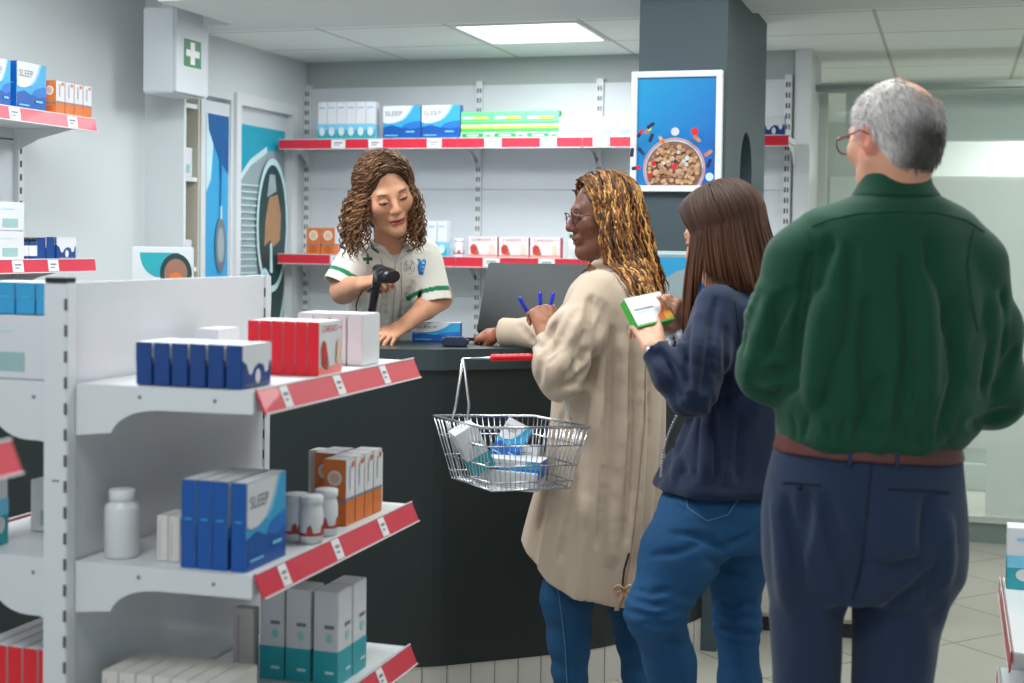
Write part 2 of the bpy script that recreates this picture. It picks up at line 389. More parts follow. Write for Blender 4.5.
# ------------------------------------------------------------------ shelving systems
def price_strip(par, L, axis, tags, hgt=.045, tilt=0, m=RED, rnd=True):
    """strip along local +u from origin; axis: 'x' faces -Y, 'y' faces +X"""
    sm = MB(); tgs = []
    if axis == 'x': u = Vector((1,0,0)); n = Vector((0,-1,0))
    elif axis == 'y': u = Vector((0,1,0)); n = Vector((1,0,0))
    else: u = Vector((0,-1,0)); n = Vector((-1,0,0))
    d = Vector((0,0,-1))*math.cos(tilt)+n*math.sin(tilt); nn = n*math.cos(tilt)+Vector((0,0,1))*math.sin(tilt)
    o = Vector((0,0,.004))
    sm.prism([o, o+u*L, o+u*L+d*hgt, o+d*hgt], nn*.004, m)
    for e in (0, hgt-.003): sm.prism([o+d*e, o+u*L+d*e, o+u*L+d*(e+.003), o+d*(e+.003)], nn*.006, CREAM)
    k = 0
    for (a, w) in tags:
        q = o+u*a+d*.005+nn*.0045; tg = MB(); tgs.append(tg)
        tg.prism([q, q+u*w, q+u*w+d*(hgt-.010), q+d*(hgt-.010)], nn*.001, TAGM)
        f = Face(tg, q+d*(hgt-.010)+nn*.0012, u, -d, w, hgt-.010, .0003); f.rect(.2,.55,.8,.7,INK); f.rect(.2,.3,.6,.4,INK)
    return sm, tgs

def bay_shelf(par, loc, L, depth, axis, tags, strip_z=0, hgt=.045, tilt=.35, strip=REDF, thick=.035, name='shelf', side=METALW, ends=None):
    """shelf plate with its strip; origin = near lower end of the front edge"""
    s = MB()
    if axis == 'x': lo, hi = (0,0,-thick), (L,depth,0)
    elif axis == 'y': lo, hi = (-depth,0,-thick), (0,L,0)
    else: lo, hi = (0,-L,-thick), (depth,0,0)
    s.box(lo, hi, side, bev=.003)
    sh = s.build(name, par, loc)
    sm, tg = price_strip(None, L+(.01 if axis != 'x' else 0), axis, tags, hgt, tilt, strip)
    st = sm.build('price_strip', sh)
    for q in tg: q.build('price_tag', sh)
    return sh

SLOT = mat('slotted_post', (206,210,210), .4)
nt = SLOT.node_tree; N = nt.nodes; L_ = nt.links
def slots(mb, x0, x1, y, z0, z1, nrm='-y', step=.05):
    z = z0
    while z < z1:
        if nrm == '-y': mb.box((x0,y-.001,z), (x1,y+.001,z+.024), DARK)
        elif nrm == 'x': mb.box((y-.001,x0,z), (y+.001,x1,z+.024), DARK)
        z += step

# back wall shelving
bk = empty('wall_shelving', (-2.0,YB,0), 'long white wall shelving with red price strips behind the counter', 'shelving')
def rel(o, *c): return (c[0]-o.location.x, c[1]-o.location.y, c[2]-o.location.z)
XP = [-3.27, -2.314, -1.685, -.765]
for a, b in zip(XP[:-1], XP[1:]):
    for z0, z1 in ((.1,.62), (.622,1.165), (1.167,1.71), (1.712,2.24)):
        MB().box(rel(bk, a+.018,YB-.022,z0), rel(bk, b-.018,YB-.004,z1), PANELW).build('back_panel', bk)
for x in XP:
    m = MB().box(rel(bk, x-.017,YB-.035,0), rel(bk, x+.017,YB-.001,2.26), METALW)
    xx, yy, _ = rel(bk, x, YB-.0355, 0); slots(m, xx-.010, xx-.003, yy, .5, 2.24); slots(m, xx+.004, xx+.010, yy, .5, 2.24, step=.05)
    m.build('upright_post', bk)
ZU, ZLo = 1.945, 1.368
spans = [(-3.27,-2.314), (-2.314,-1.685), (-1.685,-.72)]
tagset = {0: [(.29,.075), (.49,.075), (.80,.075)], 1: [(.14,.085), (.42,.08)], 2: [(.05,.08), (.3,.08), (.6,.08)]}
for z in (ZU, ZLo):
    for i, (a, b) in enumerate(spans):
        sh = bay_shelf(bk, rel(bk, a+.002,YB-.36,z), b-a-.004, .32, 'x', tagset[i], hgt=.052, tilt=0, strip=RED, thick=.028)
        for x in (.01, b-a-.016): MB().prism([(x,.02,-.03), (x,.32,-.03), (x,.32,-.12), (x,.24,-.06)], (.003,0,0), METALW).build('bracket', sh)

# left wall shelving
lk = empty('wall_shelving', (-3.39,4.0,0), 'white wall shelving with red price strips at the left edge', 'shelving')
for z0, z1 in ((.1,.9), (.905,1.45), (1.455,1.80), (1.805,2.06)):
    MB().box(rel(lk,-3.395,3.3,z0), rel(lk,-3.375,4.56,z1), PANELW).build('back_panel', lk)
for y in (3.3, 4.575):
    m = MB().box(rel(lk,-3.398,y-.017,0), rel(lk,-3.355,y+.017,2.06), METALW)
    _, yy, _ = rel(lk,0,y,0); slots(m, yy-.009, yy+.001, .0355, .6, 2.0, 'x'); m.build('upright_post', lk)
ZL1, ZL2 = 1.875, 1.358
for z in (ZL1, ZL2):
    sh = bay_shelf(lk, rel(lk,-3.05,3.3,z), 1.28, .33, 'y', [(.78,.06), (1.11,.06)] if z > 1.5 else [(.8,.06), (1.0,.06)], hgt=.05, tilt=.15, thick=.03, strip=REDF)
    MB().prism([(-.33,1.262,-.03), (-.05,1.262,-.03), (-.22,1.262,-.07), (-.33,1.262,-.12)], (0,.004,0), METALW).build('bracket', sh)

# gondola in front
GX, GY0, GY1 = -1.23, 2.37, 3.16
PX0, PX1 = -1.665, -1.612
Z1, Z2, Z3 = 1.158, .8135, .469
def gondola(name_label, y0, y1, x_front, loc_y, left=True, tags=()):
    g = empty('shelving_unit', ((PX0+PX1)/2, (y0+y1)/2, 0), name_label, 'shelving')
    R_ = lambda x, y, z: rel(g, x, y, z)
    for y in (y0, y1+.03):
        m = MB().box(R_(PX0,y-.03,0), R_(PX1,y,1.352), METALW, bev=.002)
        if y == y0: m.box(R_(PX0+.004,y-.031,1.352), R_(PX1-.002,y-.001,1.362), BLACK)
        a, b, _ = R_(PX1-.0065, y-.0305, 0); 
        z = .3
        while z < 1.33: m.box((a,b-.0012,z), (a+.006,b+.0005,z+.022), mat('post_slot', (84,88,90), .6)); z += .05
        for z in (.55, .97): m.box(*[R_(PX0+.02,y-.0312,z), R_(PX0+.035,y-.0295,z+.003)], INK)
        m.build('upright_post', g)
    MB().box(R_(PX0+.012,y0,.12), R_(PX1-.004,y1,1.352), GLOSSW, bev=.002).build('back_panel', g)
    MB().box(R_(PX0-.30,y0,0), R_(x_front+.04,y1,.11), METALW, bev=.004).build('plinth', g)
    for z in (Z1, Z2, Z3, .15):
        sh = bay_shelf(g, R_(x_front,y0,z), y1-y0, x_front-PX1-.002, 'y', tags if z > .2 else [], hgt=.052, tilt=.42, thick=.04)
        for yy in (-.004, y1-y0+.001):
            bm_ = MB()
            pts = [(0,yy,0), (0,yy,-.042), (-.20,yy,-.044)] + [(-.205-.10*math.sin(a), yy, -.105+.06*math.cos(a)) for a in np.linspace(.1, 1.35, 8)] + [(-.335,yy,-.095), (-.38,yy,-.10), (-.38,yy,0)]
            bm_.prism(pts, (0,.003,0), METALW)
            for xx in (-.08, -.24): bm_.lathe([(.0035,0), (.0035,.002)], INK, 8, M=Matrix.Translation((xx, yy, -.02)) @ Matrix.Rotation(PI/2, 4, 'X'))
            bm_.build('bracket', sh)
        if left:
            sl = bay_shelf(g, R_(PX0-.30,y1,z), y1-y0, .298, 'l', [], hgt=.052, tilt=.42, thick=.04)
            for yy in (-(y1-y0)-.004, .001):
                bm_ = MB()
                pts = [(.0,yy,0), (.298,yy,0), (.298,yy,-.12), (.27,yy,-.115)] + [(.25-.09*math.sin(a), yy, -.115+.068*(1-math.cos(a))) for a in np.linspace(0, 1.5, 8)] + [(.0,yy,-.042)]
                bm_.prism(pts, (0,.003,0), METALW)
                for xx in (.12, .26): bm_.lathe([(.0035,0), (.0035,.002)], INK, 8, M=Matrix.Translation((xx, yy, -.03)) @ Matrix.Rotation(PI/2, 4, 'X'))
                bm_.build('bracket', sl)
    return g
GD = gondola('white double-sided shelving unit in front with three laden shelves', GY0, GY1, GX, 0, True, [(.085,.032), (.33,.036), (.58,.034)])
GD2 = gondola('white shelving unit of which only a red strip shows at the left edge', .75, 1.64, GX, 0, False, [(.2,.034)])

# low gondola at the right edge of the picture
rt = empty('shelving_unit', (.55,3.9,0), 'low white shelving unit with red strips cut off by the right edge', 'shelving')
RX = .155
MB().box(rel(rt,RX+.04,3.5,0), rel(rt,.9,4.3,.10), METALW, bev=.004).build('plinth', rt)
MB().box(rel(rt,.56,3.5,.1), rel(rt,.6,4.3,1.0), METALW, bev=.004).build('back_panel', rt)
for z in (.50, .24):
    sh = bay_shelf(rt, rel(rt,RX,4.3,z), .8, .38, 'l', [(.1,.04)], hgt=.05, tilt=.1, thick=.035)
MB().box(rel(rt,RX+.03,3.5,.10), rel(rt,.56,3.52,.46), METALW).box(rel(rt,RX+.03,4.28,.10), rel(rt,.56,4.3,.46), METALW).build('side_panel', rt)

# ------------------------------------------------------------------ counter
ctrl = [(-40,4.55), (100,4.42), (272,4.36), (410,4.36), (480,4.42), (600,4.59), (660,4.78), (708,4.99), (728,5.25)]
def plan(px, t): v = FWD*0; v = Vector((-math.sin(YAW), math.cos(YAW)))*t + Vector((math.cos(YAW), math.sin(YAW)))*((px-512)/F*t); return v
cp = [plan(*c) for c in ctrl]
def catmull(p, n=6):
    out = []
    for i in range(len(p)-1):
        a = p[max(i-1,0)]; b = p[i]; c = p[i+1]; d = p[min(i+2,len(p)-1)]
        for k in range(n):
            u = k/n; out.append(.5*((2*b)+(c-a)*u+(2*a-5*b+4*c-d)*u*u+(3*b-a-3*c+d)*u**3))
    out.append(p[-1]); return out
front = catmull(cp)
def offs(c, d):
    out = []
    for i, p in enumerate(c):
        tt = (c[min(i+1,len(c)-1)]-c[max(i-1,0)]).normalized(); out.append(p+Vector((-tt.y, tt.x))*d)
    return out
inner = offs(front, .40)
inner = [q if q.x < X0-.01 else Vector((min(q.x, X0-.01), q.y)) for q in inner]
fr2 = [q for q in front]
t = empty('service_counter', (front[18].x, front[18].y, 0), 'long curved dark slate service counter between pharmacist and customers', 'counter')
def wall_poly(mb, outer, inn, z0, z1, m):
    n = len(outer); vs = []
    for z in (z0, z1):
        for q in outer+inn[::-1]: vs.append((q.x-t.location.x, q.y-t.location.y, z))
    N2 = 2*n; fs = [(i, (i+1) % N2, (i+1) % N2+N2, i+N2) for i in range(N2)]
    for i in range(n-1):
        fs.append((i, N2-1-i, N2-2-i, i+1)); fs.append((N2+i, N2+i+1, 2*N2-2-i, 2*N2-1-i))
    mb.raw(vs, fs, m)
m = MB(); wall_poly(m, offs(front,.012), offs(front,.05), .12, 1.045, SLATE); m.build('front_panel', t)
m = MB(); wall_poly(m, front, inner, 1.045, 1.11, SLATE2); m.build('worktop', t)
m = MB(); wall_poly(m, offs(front,.015), offs(front,.05), 0, .12, mat('plinth_tile', (196,192,184), .4, var=.08, scale=10)); 
of = offs(front, .014); acc = 0
for a_, b_ in zip(of[:-1], of[1:]):
    L0 = (b_-a_).length; pos = .08-acc
    while pos < L0:
        q = a_+(b_-a_)*(pos/L0); m.box((q.x-t.location.x-.0012,q.y-t.location.y-.0012,0), (q.x-t.location.x+.0012,q.y-t.location.y+.0012,.12), INK); pos += .08
    acc = (acc+L0) % .08
m.build('plinth', t)
m = MB(); wall_poly(m, offs(front,.05), offs(front,.30), .05, .07, SLATE); wall_poly(m, offs(front,.05), offs(front,.30), .55, .57, SLATE); m.build('inner_shelf', t)

# white drawer cabinet by the pillar
t = empty('drawer_cabinet', (-.5,5.55,0), 'low white cabinet of wide drawers seen between two pairs of legs', 'cabinet')
CB = mat('beige_drawer', (200,196,184), .5)
MB().box((-.25,-.23,.06), (.25,.25,.92), CB).box((-.23,-.20,0), (.23,.25,.06), DARK).build('body', t)
for k in range(7): MB().box((-.245,-.245,.075+k*.12), (.245,-.23,.19+k*.12), CB, bev=.003).build('drawer', t)
t = MB(); t.box((-.22,-.03,0), (-.04,.03,.56), mat('display_blue', (52,98,140), .4), bev=.004)
tag(t.build('display_board', loc=(-.48,5.5,.92)), 'plain blue display board standing on the white drawer cabinet', 'display board')

# world and lights
wd = bpy.data.worlds.new('world'); S.world = wd; wd.use_nodes = True
wd.node_tree.nodes['Background'].inputs[0].default_value = (.80,.90,1,1); wd.node_tree.nodes['Background'].inputs[1].default_value = .75
def area(name, loc, sx, sy, e, c=(1,1,1), rot=(0,0,0)):
    l = bpy.data.lights.new(name, 'AREA'); l.shape = 'RECTANGLE'; l.size = sx; l.size_y = sy; l.energy = e; l.color = c
    o = bpy.data.objects.new(name, l); COL.objects.link(o); o.location = loc; o.rotation_euler = rot; return o
area('ceiling_lamp', (-1.82,6.13,HI-.015), .54, .54, 13, (.93,.97,1))
area('ceiling_lamp', (-2.6,6.1,HI-.015), .5, .5, 4, (.93,.97,1))
area('ceiling_lamp', (.5,6.4,HI-.015), .5, .5, 14, (.95,1,.97))
area('ceiling_lamp', (-1.9,5.1,LOW-.01), 1.2, .3, 18, (.93,.97,1))
area('ceiling_lamp', (-2.3,3.2,2.73), .8, .8, 50, (.93,.97,1))
area('ceiling_lamp', (-.4,3.6,2.73), .8, .8, 26, (.95,1,.98))
area('ceiling_lamp', (-1.2,1.0,2.73), .8, .8, 22, (.93,.97,1))
area('ceiling_lamp', (1.6,4.0,2.73), .8, .8, 24, (.95,1,.97))
area('ceiling_lamp', (1.2,9.2,HI-.015), 1.2, .6, 90, (.93,1,.95))

cam = bpy.data.cameras.new('camera'); cam.lens = F/1024*36; cam.sensor_width = 36; cam.shift_y = SHIFT
cam.dof.use_dof = True; cam.dof.focus_distance = 4.35; cam.dof.aperture_fstop = 3.2; cam.clip_start = .05
co = bpy.data.objects.new('camera', cam); COL.objects.link(co)
M3 = Matrix((RT, UPV, -FWD)).transposed(); co.matrix_world = Matrix.Translation(CAM) @ M3.to_4x4(); S.camera = co
S.view_settings.view_transform = 'Standard'; S.view_settings.look = 'None'; S.view_settings.gamma = 1; S.view_settings.use_curve_mapping = False
S.view_settings.exposure = .28
# ================================================================== goods
def carton(w, d, h, style, name='medicine_box'):
    """carton standing on its base centre; front faces -Y, right side +X"""
    m = MB(); body = {'sleep': CREAM, 'cardio': CREAM, 'navy': BLUE2, 'tallteal': CREAM, 'orange': ORANGE, 'green': GREEN, 'label': CREAM, 'white': CREAM,
                      'tealbox': CREAM, 'cyanbox': CREAM, 'cream': mat('cream_carton', (214,212,204), .5), 'orangeb': ORANGE, 'skyset': LBLUE, 'greenorange': CREAM}[style]
    m.box((-w/2,-d/2,0), (w/2,d/2,h), body, bev=min(.0018, w*.05))
    fr = Face(m, (-w/2,-d/2,0), (1,0,0), (0,0,1), w, h); rg = Face(m, (w/2,-d/2,0), (0,1,0), (0,0,1), d, h)
    lf = Face(m, (-w/2,d/2,0), (0,-1,0), (0,0,1), d, h); tp = Face(m, (-w/2,-d/2,h), (1,0,0), (0,1,0), w, d); bkf = Face(m, (w/2,d/2,0), (-1,0,0), (0,0,1), w, h)
    if style in ('sleep', 'skyset'):
        for f in (fr, bkf):
            f.rect(0,0,1,1,LBLUE); f.poly([(0,0),(1,0),(1,.36),(.75,.40),(.5,.34),(.25,.42),(0,.36)], BLUE)
            f.poly([(.5,.36),(.75,.30),(1,.36),(1,.55),(.8,.52),(.6,.46)], mat('box_mid_blue', (30,110,192), .4, var=.1, scale=40))
            f.poly([(0,1),(0,.50),(.1,.47),(.28,.48),(.45,.54),(.58,.66),(.68,.80),(.78,1)], CREAM)
            f.poly([(.78,1),(.68,.80),(.58,.66),(.45,.54),(.5,.53),(.62,.62),(.73,.78),(.84,1)], SKYB)
            f.text('SLEEP', .06,.70,.52,.84, INK); f.rect(.06,.1,.4,.13,SKYB); f.rect(.62,.2,.85,.24,SKYB)
        for f in (rg, lf): f.rect(.0,.0,1,1,BLUE if style == 'sleep' else LBLUE); f.rect(.25,.55,.75,.57,LBLUE if style == 'sleep' else SKYB)
        tp.rect(.0,.0,1,1,CREAM)
    elif style == 'cardio':
        for f in (fr, bkf):
            f.rect(0,0,1,.16,SALMON); f.text('CARDIO +', .12,.80,.93,.93,mat('cardio_ink', (206,64,66), .5))
            f.poly([(.1,.2),(.08,.5),(.16,.66),(.28,.60),(.34,.42),(.36,.24),(.28,.12)], mat('strawberry', (188,56,46), .5, var=.25, scale=60))
            f.poly([(.24,.14),(.34,.10),(.4,.2),(.34,.4)], BRN); f.poly([(.72,.2),(.9,.22),(.93,.5),(.84,.68),(.74,.6)], mat('oat_tan', (226,196,172), .5))
        for f in (rg, lf): f.rect(0,0,1,1,REDB)
    elif style == 'navy':
        for f in (fr, bkf):
            f.poly([(0,1),(1,1),(1,.5),(.93,.62),(.88,.36),(.78,.32),(.72,.5),(.55,.56),(.4,.46),(.3,.3),(.22,.34),(.14,.56),(0,.66)], CREAM)
            f.ell(.52,.26,.09,.17,CREAM,14); f.rect(.1,.06,.9,.09,INK)
        tp.rect(0,0,1,1,CREAM)
    elif style == 'tallteal':
        for f in (fr,): f.rect(0,0,1,.42,SKYB); f.rect(0,0,1,.26,TEAL); f.ell(.5,.22,.32,.115,CREAM,16); f.ell(.5,.22,.16,.055,PALE,12); f.rect(.2,.84,.8,.87,SKYB)
        for f in (rg, lf): f.rect(0,0,1,.4,SKYB)
    elif style in ('orange', 'orangeb'):
        fr.rect(0,0,1,1,ORANGE); fr.ell(.5,.72,.33,.33*w/h,CREAM,20); fr.ell(.5,.72,.22,.22*w/h,mat('seal_tan', (222,178,140), .5),16); fr.ell(.5,.2,.28,.26*w/h,mat('seal_dark_orange', (190,92,34), .5),16); fr.rect(.0,.36,1,.40,mat('band_grey', (120,130,150), .5))
        for f in (rg, lf):
            f.rect(0,0,1,1,CREAM); f.rect(0,0,1,.40,ORANGE); f.rect(0,.38,1,.42,MATS['band_grey']); f.rect(.35,.55,.42,.9,INK); f.rect(.6,.88,.85,.96,ORANGE)
        tp.rect(0,0,1,1,CREAM)
    elif style == 'green':
        for f in (fr, bkf): f.rect(0,.6,1,1,LGREEN); f.rect(0,.38,1,.5,YELLOW); f.rect(0,.47,1,.52,CREAM); f.rect(0,.0,1,.22,CREAM); f.rect(.03,.02,.72,.2,mat('label_green', (34,140,66), .5)); f.rect(.2,.09,.55,.14,CREAM); f.rect(.05,.72,.4,.8,CREAM); f.rect(.42,.72,.85,.8,YELLOW); f.rect(.78,.05,.95,.15,GREEN)
        for f in (rg, lf): f.rect(0,.38,1,.5,YELLOW)
        tp.rect(0,0,1,1,LGREEN)
    elif style == 'label':
        for f in (fr, rg): f.rect(.15,.12,.75,.42,mat('label_grey_teal', (150,184,182), .5)); f.rect(.1,.75,.6,.8,PALE)
    elif style == 'tealbox':
        for f in (fr, rg, lf): f.rect(0,0,1,.36,TEAL); f.rect(.45,.6,.85,.64,INK); f.ell(.65,.5,.14,.05,mat('drop_teal', (150,206,206), .5),12); f.rect(.5,.12,.85,.15,PALE)
    elif style == 'cyanbox':
        for f in (fr, rg, lf): f.rect(0,0,1,.35,TEAL); f.rect(0,.35,1,.55,SKYB); f.ell(.55,.24,.26,.1,CREAM,18); f.rect(.3,.8,.7,.84,SKYB)
    elif style == 'cream':
        fr.rect(.2,.1,.35,.9,mat('pale_pink_print', (206,186,186), .5))
    elif style == 'white':
        rg.rect(.2,.08,.5,.16,mat('print_pale_green', (140,196,160), .5)); rg.rect(.15,.5,.8,.51,PALE)
    elif style == 'greenorange':
        for f in (fr, bkf): f.rect(0,0,.16,1,ORANGE)
    return m

_pro = {}
def put(style, size, loc, rotz, label, group=None, name='medicine_box', cat='box'):
    k = (style, size, name); loc = (loc[0], loc[1], loc[2]+.001)
    if k not in _pro: o = carton(*size, style).build(name, None, loc, rotz); _pro[k] = o
    else: o = _pro[k].copy(); COL.objects.link(o); o.location = loc; o.rotation_euler = (0,0,rotz); o.pop('group', None)
    return tag(o, label, cat, group)

def bottle(loc, r, h, neck, capc, bodym, label, name='pill_bottle', band=None, group=None, body_h=.8):
    loc = (loc[0], loc[1], loc[2]+.001); t = empty(name, loc, label, 'bottle', group=group)
    b = MB().lathe([(r*.94,0),(r,.004),(r,h*body_h-.012),(r*.95,h*body_h-.004),(neck,h*body_h+.004),(neck,h*.86)], bodym, 24)
    if band: b.lathe([(r+.0004,h*.16),(r+.0006,h*.18),(r+.0006,h*.62),(r+.0004,h*.63)], CREAM, 24)
    b.build('body', t)
    if band:
        q = MB()
        for k in range(5):
            a = k*2*PI/5; u = Vector((-math.sin(a), math.cos(a), 0)); c = Vector((math.cos(a), math.sin(a), 0))*(r+.0012)
            q.poly([c+u*(-.3*r)+_z*h*.2, c+u*(.35*r)+_z*h*.2, c+u*(.1*r)+_z*h*.42, c+u*(-.2*r)+_z*h*.36], band)
        q.lathe([(r+.0008,h*.17),(r+.001,h*.18),(r+.001,h*.22),(r+.0008,h*.23)], band, 24); q.build('printed_label', t)
    MB().lathe([(neck*1.12,h*.84),(neck*1.15,h*.85),(neck*1.15,h*.985),(neck*1.05,h)], capc, 28).build('cap', t)
    return t

Q = PI/2
def yx(px, X):
    k = (px-512)/F; return X/(-.2957+.9553*k)*(.9553+.2957*k)
# --- top shelf of the front unit
y0 = GY0+.012
n6 = ['first', 'second', 'third', 'fourth', 'fifth', 'sixth']
x = -1.492
for k in range(6):
    lab = ['leftmost of the six dark blue boxes on the front top shelf','second from left of the six dark blue boxes on the front top shelf','third from left of the six dark blue boxes on the front top shelf','fourth from left of the six dark blue boxes, front top shelf','fifth of the dark blue boxes, just left of the one showing its face','dark blue box whose white patterned face shows on the front top shelf'][k]
    put('navy', (.118,.034,.082), (x+.0185+k*.0385, y0+.062, Z1), Q, lab, 'dark blue boxes on the front top shelf')
for k in range(6):
    lab = ['leftmost red-spined box behind the dark blue boxes','second red-spined box from the left on the front top shelf','third red-spined box from the left on the front top shelf','fourth red-spined box from the left on the front top shelf','fifth red-spined box, beside the one showing its lettered face','red-spined box with lettered white face, rightmost of its row'][k]
    put('cardio', (.115,.0255,.112), (-1.412+.0135+k*.0275, 2.745, Z1), Q, lab, 'red-spined boxes on the front top shelf')
for k in range(4):
    lab = ['leftmost white carton in the back row of the front top shelf','second white carton from the left behind the red boxes','white carton just right of the red-spined row','rightmost white carton with a small green mark, front top shelf'][k]
    put('white', (.10,.038,.117), (-1.425+.02+k*.041, 3.0, Z1), Q, lab, 'white cartons at the far end of the front top shelf')
put('white', (.10,.055,.086), (-1.545, 2.80, Z1), Q, 'low white box half hidden behind the dark blue boxes', None)
# --- second shelf
bottle((-1.548, GY0+.06, Z2), .0335, .133, .022, CREAM, mat('white_plastic', (214,216,216), .35), 'plain white plastic bottle at the left end of the middle shelf', 'plastic_bottle')
for k in range(3):
    put('cream', (.024,.07,.088), (-1.452+k*.0255, GY0+.085, Z2), 0, ['slim off-white box right beside the white bottle','slim off-white box, middle of the three by the bottle','slim off-white box touching the row of blue spines'][k], 'slim off-white boxes beside the bottle')
for k in range(4):
    put('sleep', (.165,.030,.168), (-1.376+[0,.034,.067,.106][k], GY0+.10, Z2), Q, ['leftmost tall blue-spined box on the middle shelf','second tall blue-spined box on the middle shelf','third tall blue-spined box on the middle shelf','blue and white box showing its lettered swoosh face on the middle shelf'][k], 'tall blue-spined boxes on the middle shelf')
wp = MATS['white_plastic']; RDP = mat('berry_red', (170,60,52), .5, var=.2, scale=80)
for k, (px, py, tt, lb) in enumerate(((296,535,2.97,'small white pill bottle with red print, nearest the blue box'), (311,535,2.95,'small white pill bottle with red print, front one of three'), (326,530,3.03,'small white pill bottle with red print, nearest the orange boxes'))):
    q = P(px, py, tt); bottle((q.x, q.y, Z2), .0245, .098, .0215, CREAM, wp, lb, band=RDP, group='small pill bottles on the middle shelf', body_h=.76)
for k in range(4):
    put('cream', (.04,.05,.125), (-1.44+k*.044, 3.115, Z2), 0, ['leftmost off-white carton in the back row of the middle shelf','second off-white carton of the back row, middle shelf','third off-white carton of the back row, middle shelf','off-white carton of the back row nearest the orange boxes'][k], 'off-white cartons behind the blue boxes')
for k, (x, y, lb) in enumerate(((-1.285,2.88,'orange carton with round seal, front one of the right row'), (-1.285,2.932,'orange and white carton, second in the right row'), (-1.285,2.984,'orange and white carton, third in the right row'), (-1.345,2.96,'orange carton with round seal standing behind and left of the others'), (-1.345,3.012,'orange and white carton at the back left of its group'), (-1.285,3.036,'orange and white carton, farthest in the right row'))):
    put('orange', (.052,.048,.145), (x, y, Z2), 0, lb, 'orange cartons on the middle shelf')
# --- third shelf
for k, (x, y, lb) in enumerate(((-1.418,2.86,'leftmost white and teal carton on the lowest visible shelf'), (-1.355,2.86,'middle white and teal carton on the lowest visible shelf'), (-1.288,2.86,'white and teal carton with printed side, nearest the shelf edge'), (-1.288,2.942,'white and teal carton standing behind the nearest one'))):
    put('tealbox', (.058,.075,.205), (x, y, Z3), 0, lb, 'white and teal cartons on the lowest visible shelf')
for k in range(7):
    put('cream', (.036,.14,.128), (-1.545+k*.038, GY0+.085, Z3), 0, 'off-white carton in the front row of the lowest visible shelf, %s' % ['leftmost one','second from the left','third from the left','fourth from the left','third from the right','second from the right','rightmost one'][k], 'off-white cartons on the lowest visible shelf')
put('cream', (.05,.03,.15), (-1.49, 2.84, Z3), 0, 'grey-white carton beside the teal cartons on the lowest visible shelf')
# --- left side of the front unit
for k in range(4):
    put('skyset', (.12,.043,.062), (PX0-.045-k*.047, GY0+.10, Z1+.127), -Q, ['light blue box lying nearest the post on the white carton','second light blue box from the post on the white carton','third light blue box from the post on the white carton','light blue box at the left picture edge on the white carton'][k], 'light blue boxes on the large white carton')
put('label', (.22,.20,.125), (PX0-.125, GY0+.125, Z1), -Q, 'large white carton with a grey-green label under the light blue boxes', None, 'storage_carton')
put('label', (.20,.17,.11), (PX0-.11, GY0+.30, Z2), -Q, 'white carton with grey label behind the turquoise box', None, 'storage_carton')
put('cyanbox', (.10,.06,.17), (PX0-.215, GY0+.055, Z2), 0, 'turquoise and white box at the left edge under the red strip')
for k in range(5):
    put('cardio', (.22,.032,.15), (PX0-.035-k*.036, GY0+.14, Z3+.0), Q, 'red and white box at the bottom left corner, %s' % ['next to the white post','second from the white post','third from the white post','fourth from the white post','farthest from the white post'][k], 'red and white boxes low on the left side')
# --- right edge unit
put('cyanbox', (.08,.09,.17), (RX+.048,4.20,.50), 0, 'turquoise and white box on the low shelf at the right edge')
put('cardio', (.12,.03,.11), (RX+.055,3.72,.24), -Q, 'red and white box on the bottom shelf at the right edge')

# --- back wall, upper shelf
yb = YB-.36+.05
for k in range(6):
    put('tallteal', (.051,.05,.188), (-3.043+k*.0525, yb, ZU), 0, 'tall white box with turquoise base on the upper back shelf, %s' % ['leftmost','second from left','third from left','third from right','second from right','rightmost, touching the blue box'][k], 'tall white and turquoise boxes on the upper back shelf')
for k in range(2):
    put('sleep', (.198,.045,.165), (-2.615+k*.205, yb, ZU), 0, ['blue and white box with lettering, left of the pair on the upper back shelf','blue and white box with lettering beside the green boxes'][k], 'blue lettered boxes on the upper back shelf')
for k in range(3):
    put('green', (.163,.05,.13), (-2.222+k*.165, yb, ZU), 0, ['green box with yellow stripe, leftmost of three','green box with yellow stripe, middle of three','green box with yellow stripe, rightmost of three'][k], 'green boxes on the upper back shelf')
for k in range(5):
    put('label', (.092,.05,.098), (-1.762+k*.0955, yb, ZU), 0, 'small white box with grey label on the upper back shelf, %s' % ['next to the green boxes','second from the green boxes','third from the green boxes','fourth from the green boxes','nearest the framed poster'][k], 'white labelled boxes on the upper back shelf')
put('navy', (.10,.05,.09), (-.795, yb, ZU), 0, 'navy and white box on the back shelf just right of the pillar')
# --- back wall, lower shelf
for k in range(2):
    put('orange', (.075,.05,.135), (-3.085+k*.08, yb, ZLo), 0, ['orange box with round seal, left one behind the pharmacist','orange box with round seal, nearest the pharmacist'][k], 'orange boxes on the lower back shelf')
for k in range(3):
    put('tallteal', (.05,.05,.175), (-2.505+k*.053, yb+.01, ZLo), 0, 'pale turquoise box on the lower back shelf beside the pharmacist, %s' % ['half behind her hair','middle one','nearest the lettered boxes'][k], 'pale turquoise boxes on the lower back shelf')
bottle((-2.315, yb, ZLo), .025, .09, .02, CREAM, wp, 'small white bottle between turquoise and red lettered boxes on the back shelf', band=RDP)
for k in range(3):
    put('cardio', (.15,.05,.1), (-2.185+k*.158, yb, ZLo), 0, ['white box with red lettering and strawberry, leftmost of three','white box with red lettering and strawberry, middle of three','white box with red lettering and strawberry, beside the green-capped bottle'][k], 'red lettered boxes on the lower back shelf')
bottle((-1.725, yb, ZLo), .037, .118, .026, mat('cap_green', (16,84,52), .4), wp, 'white bottle with dark green cap on the lower back shelf', 'plastic_bottle')
put('white', (.07,.05,.085), (-1.638, yb, ZLo), 0, 'plain white box right of the green-capped bottle')
put('sleep', (.06,.04,.06), (-1.56, yb, ZLo), 0, 'small blue box behind the chin of the woman with braids')
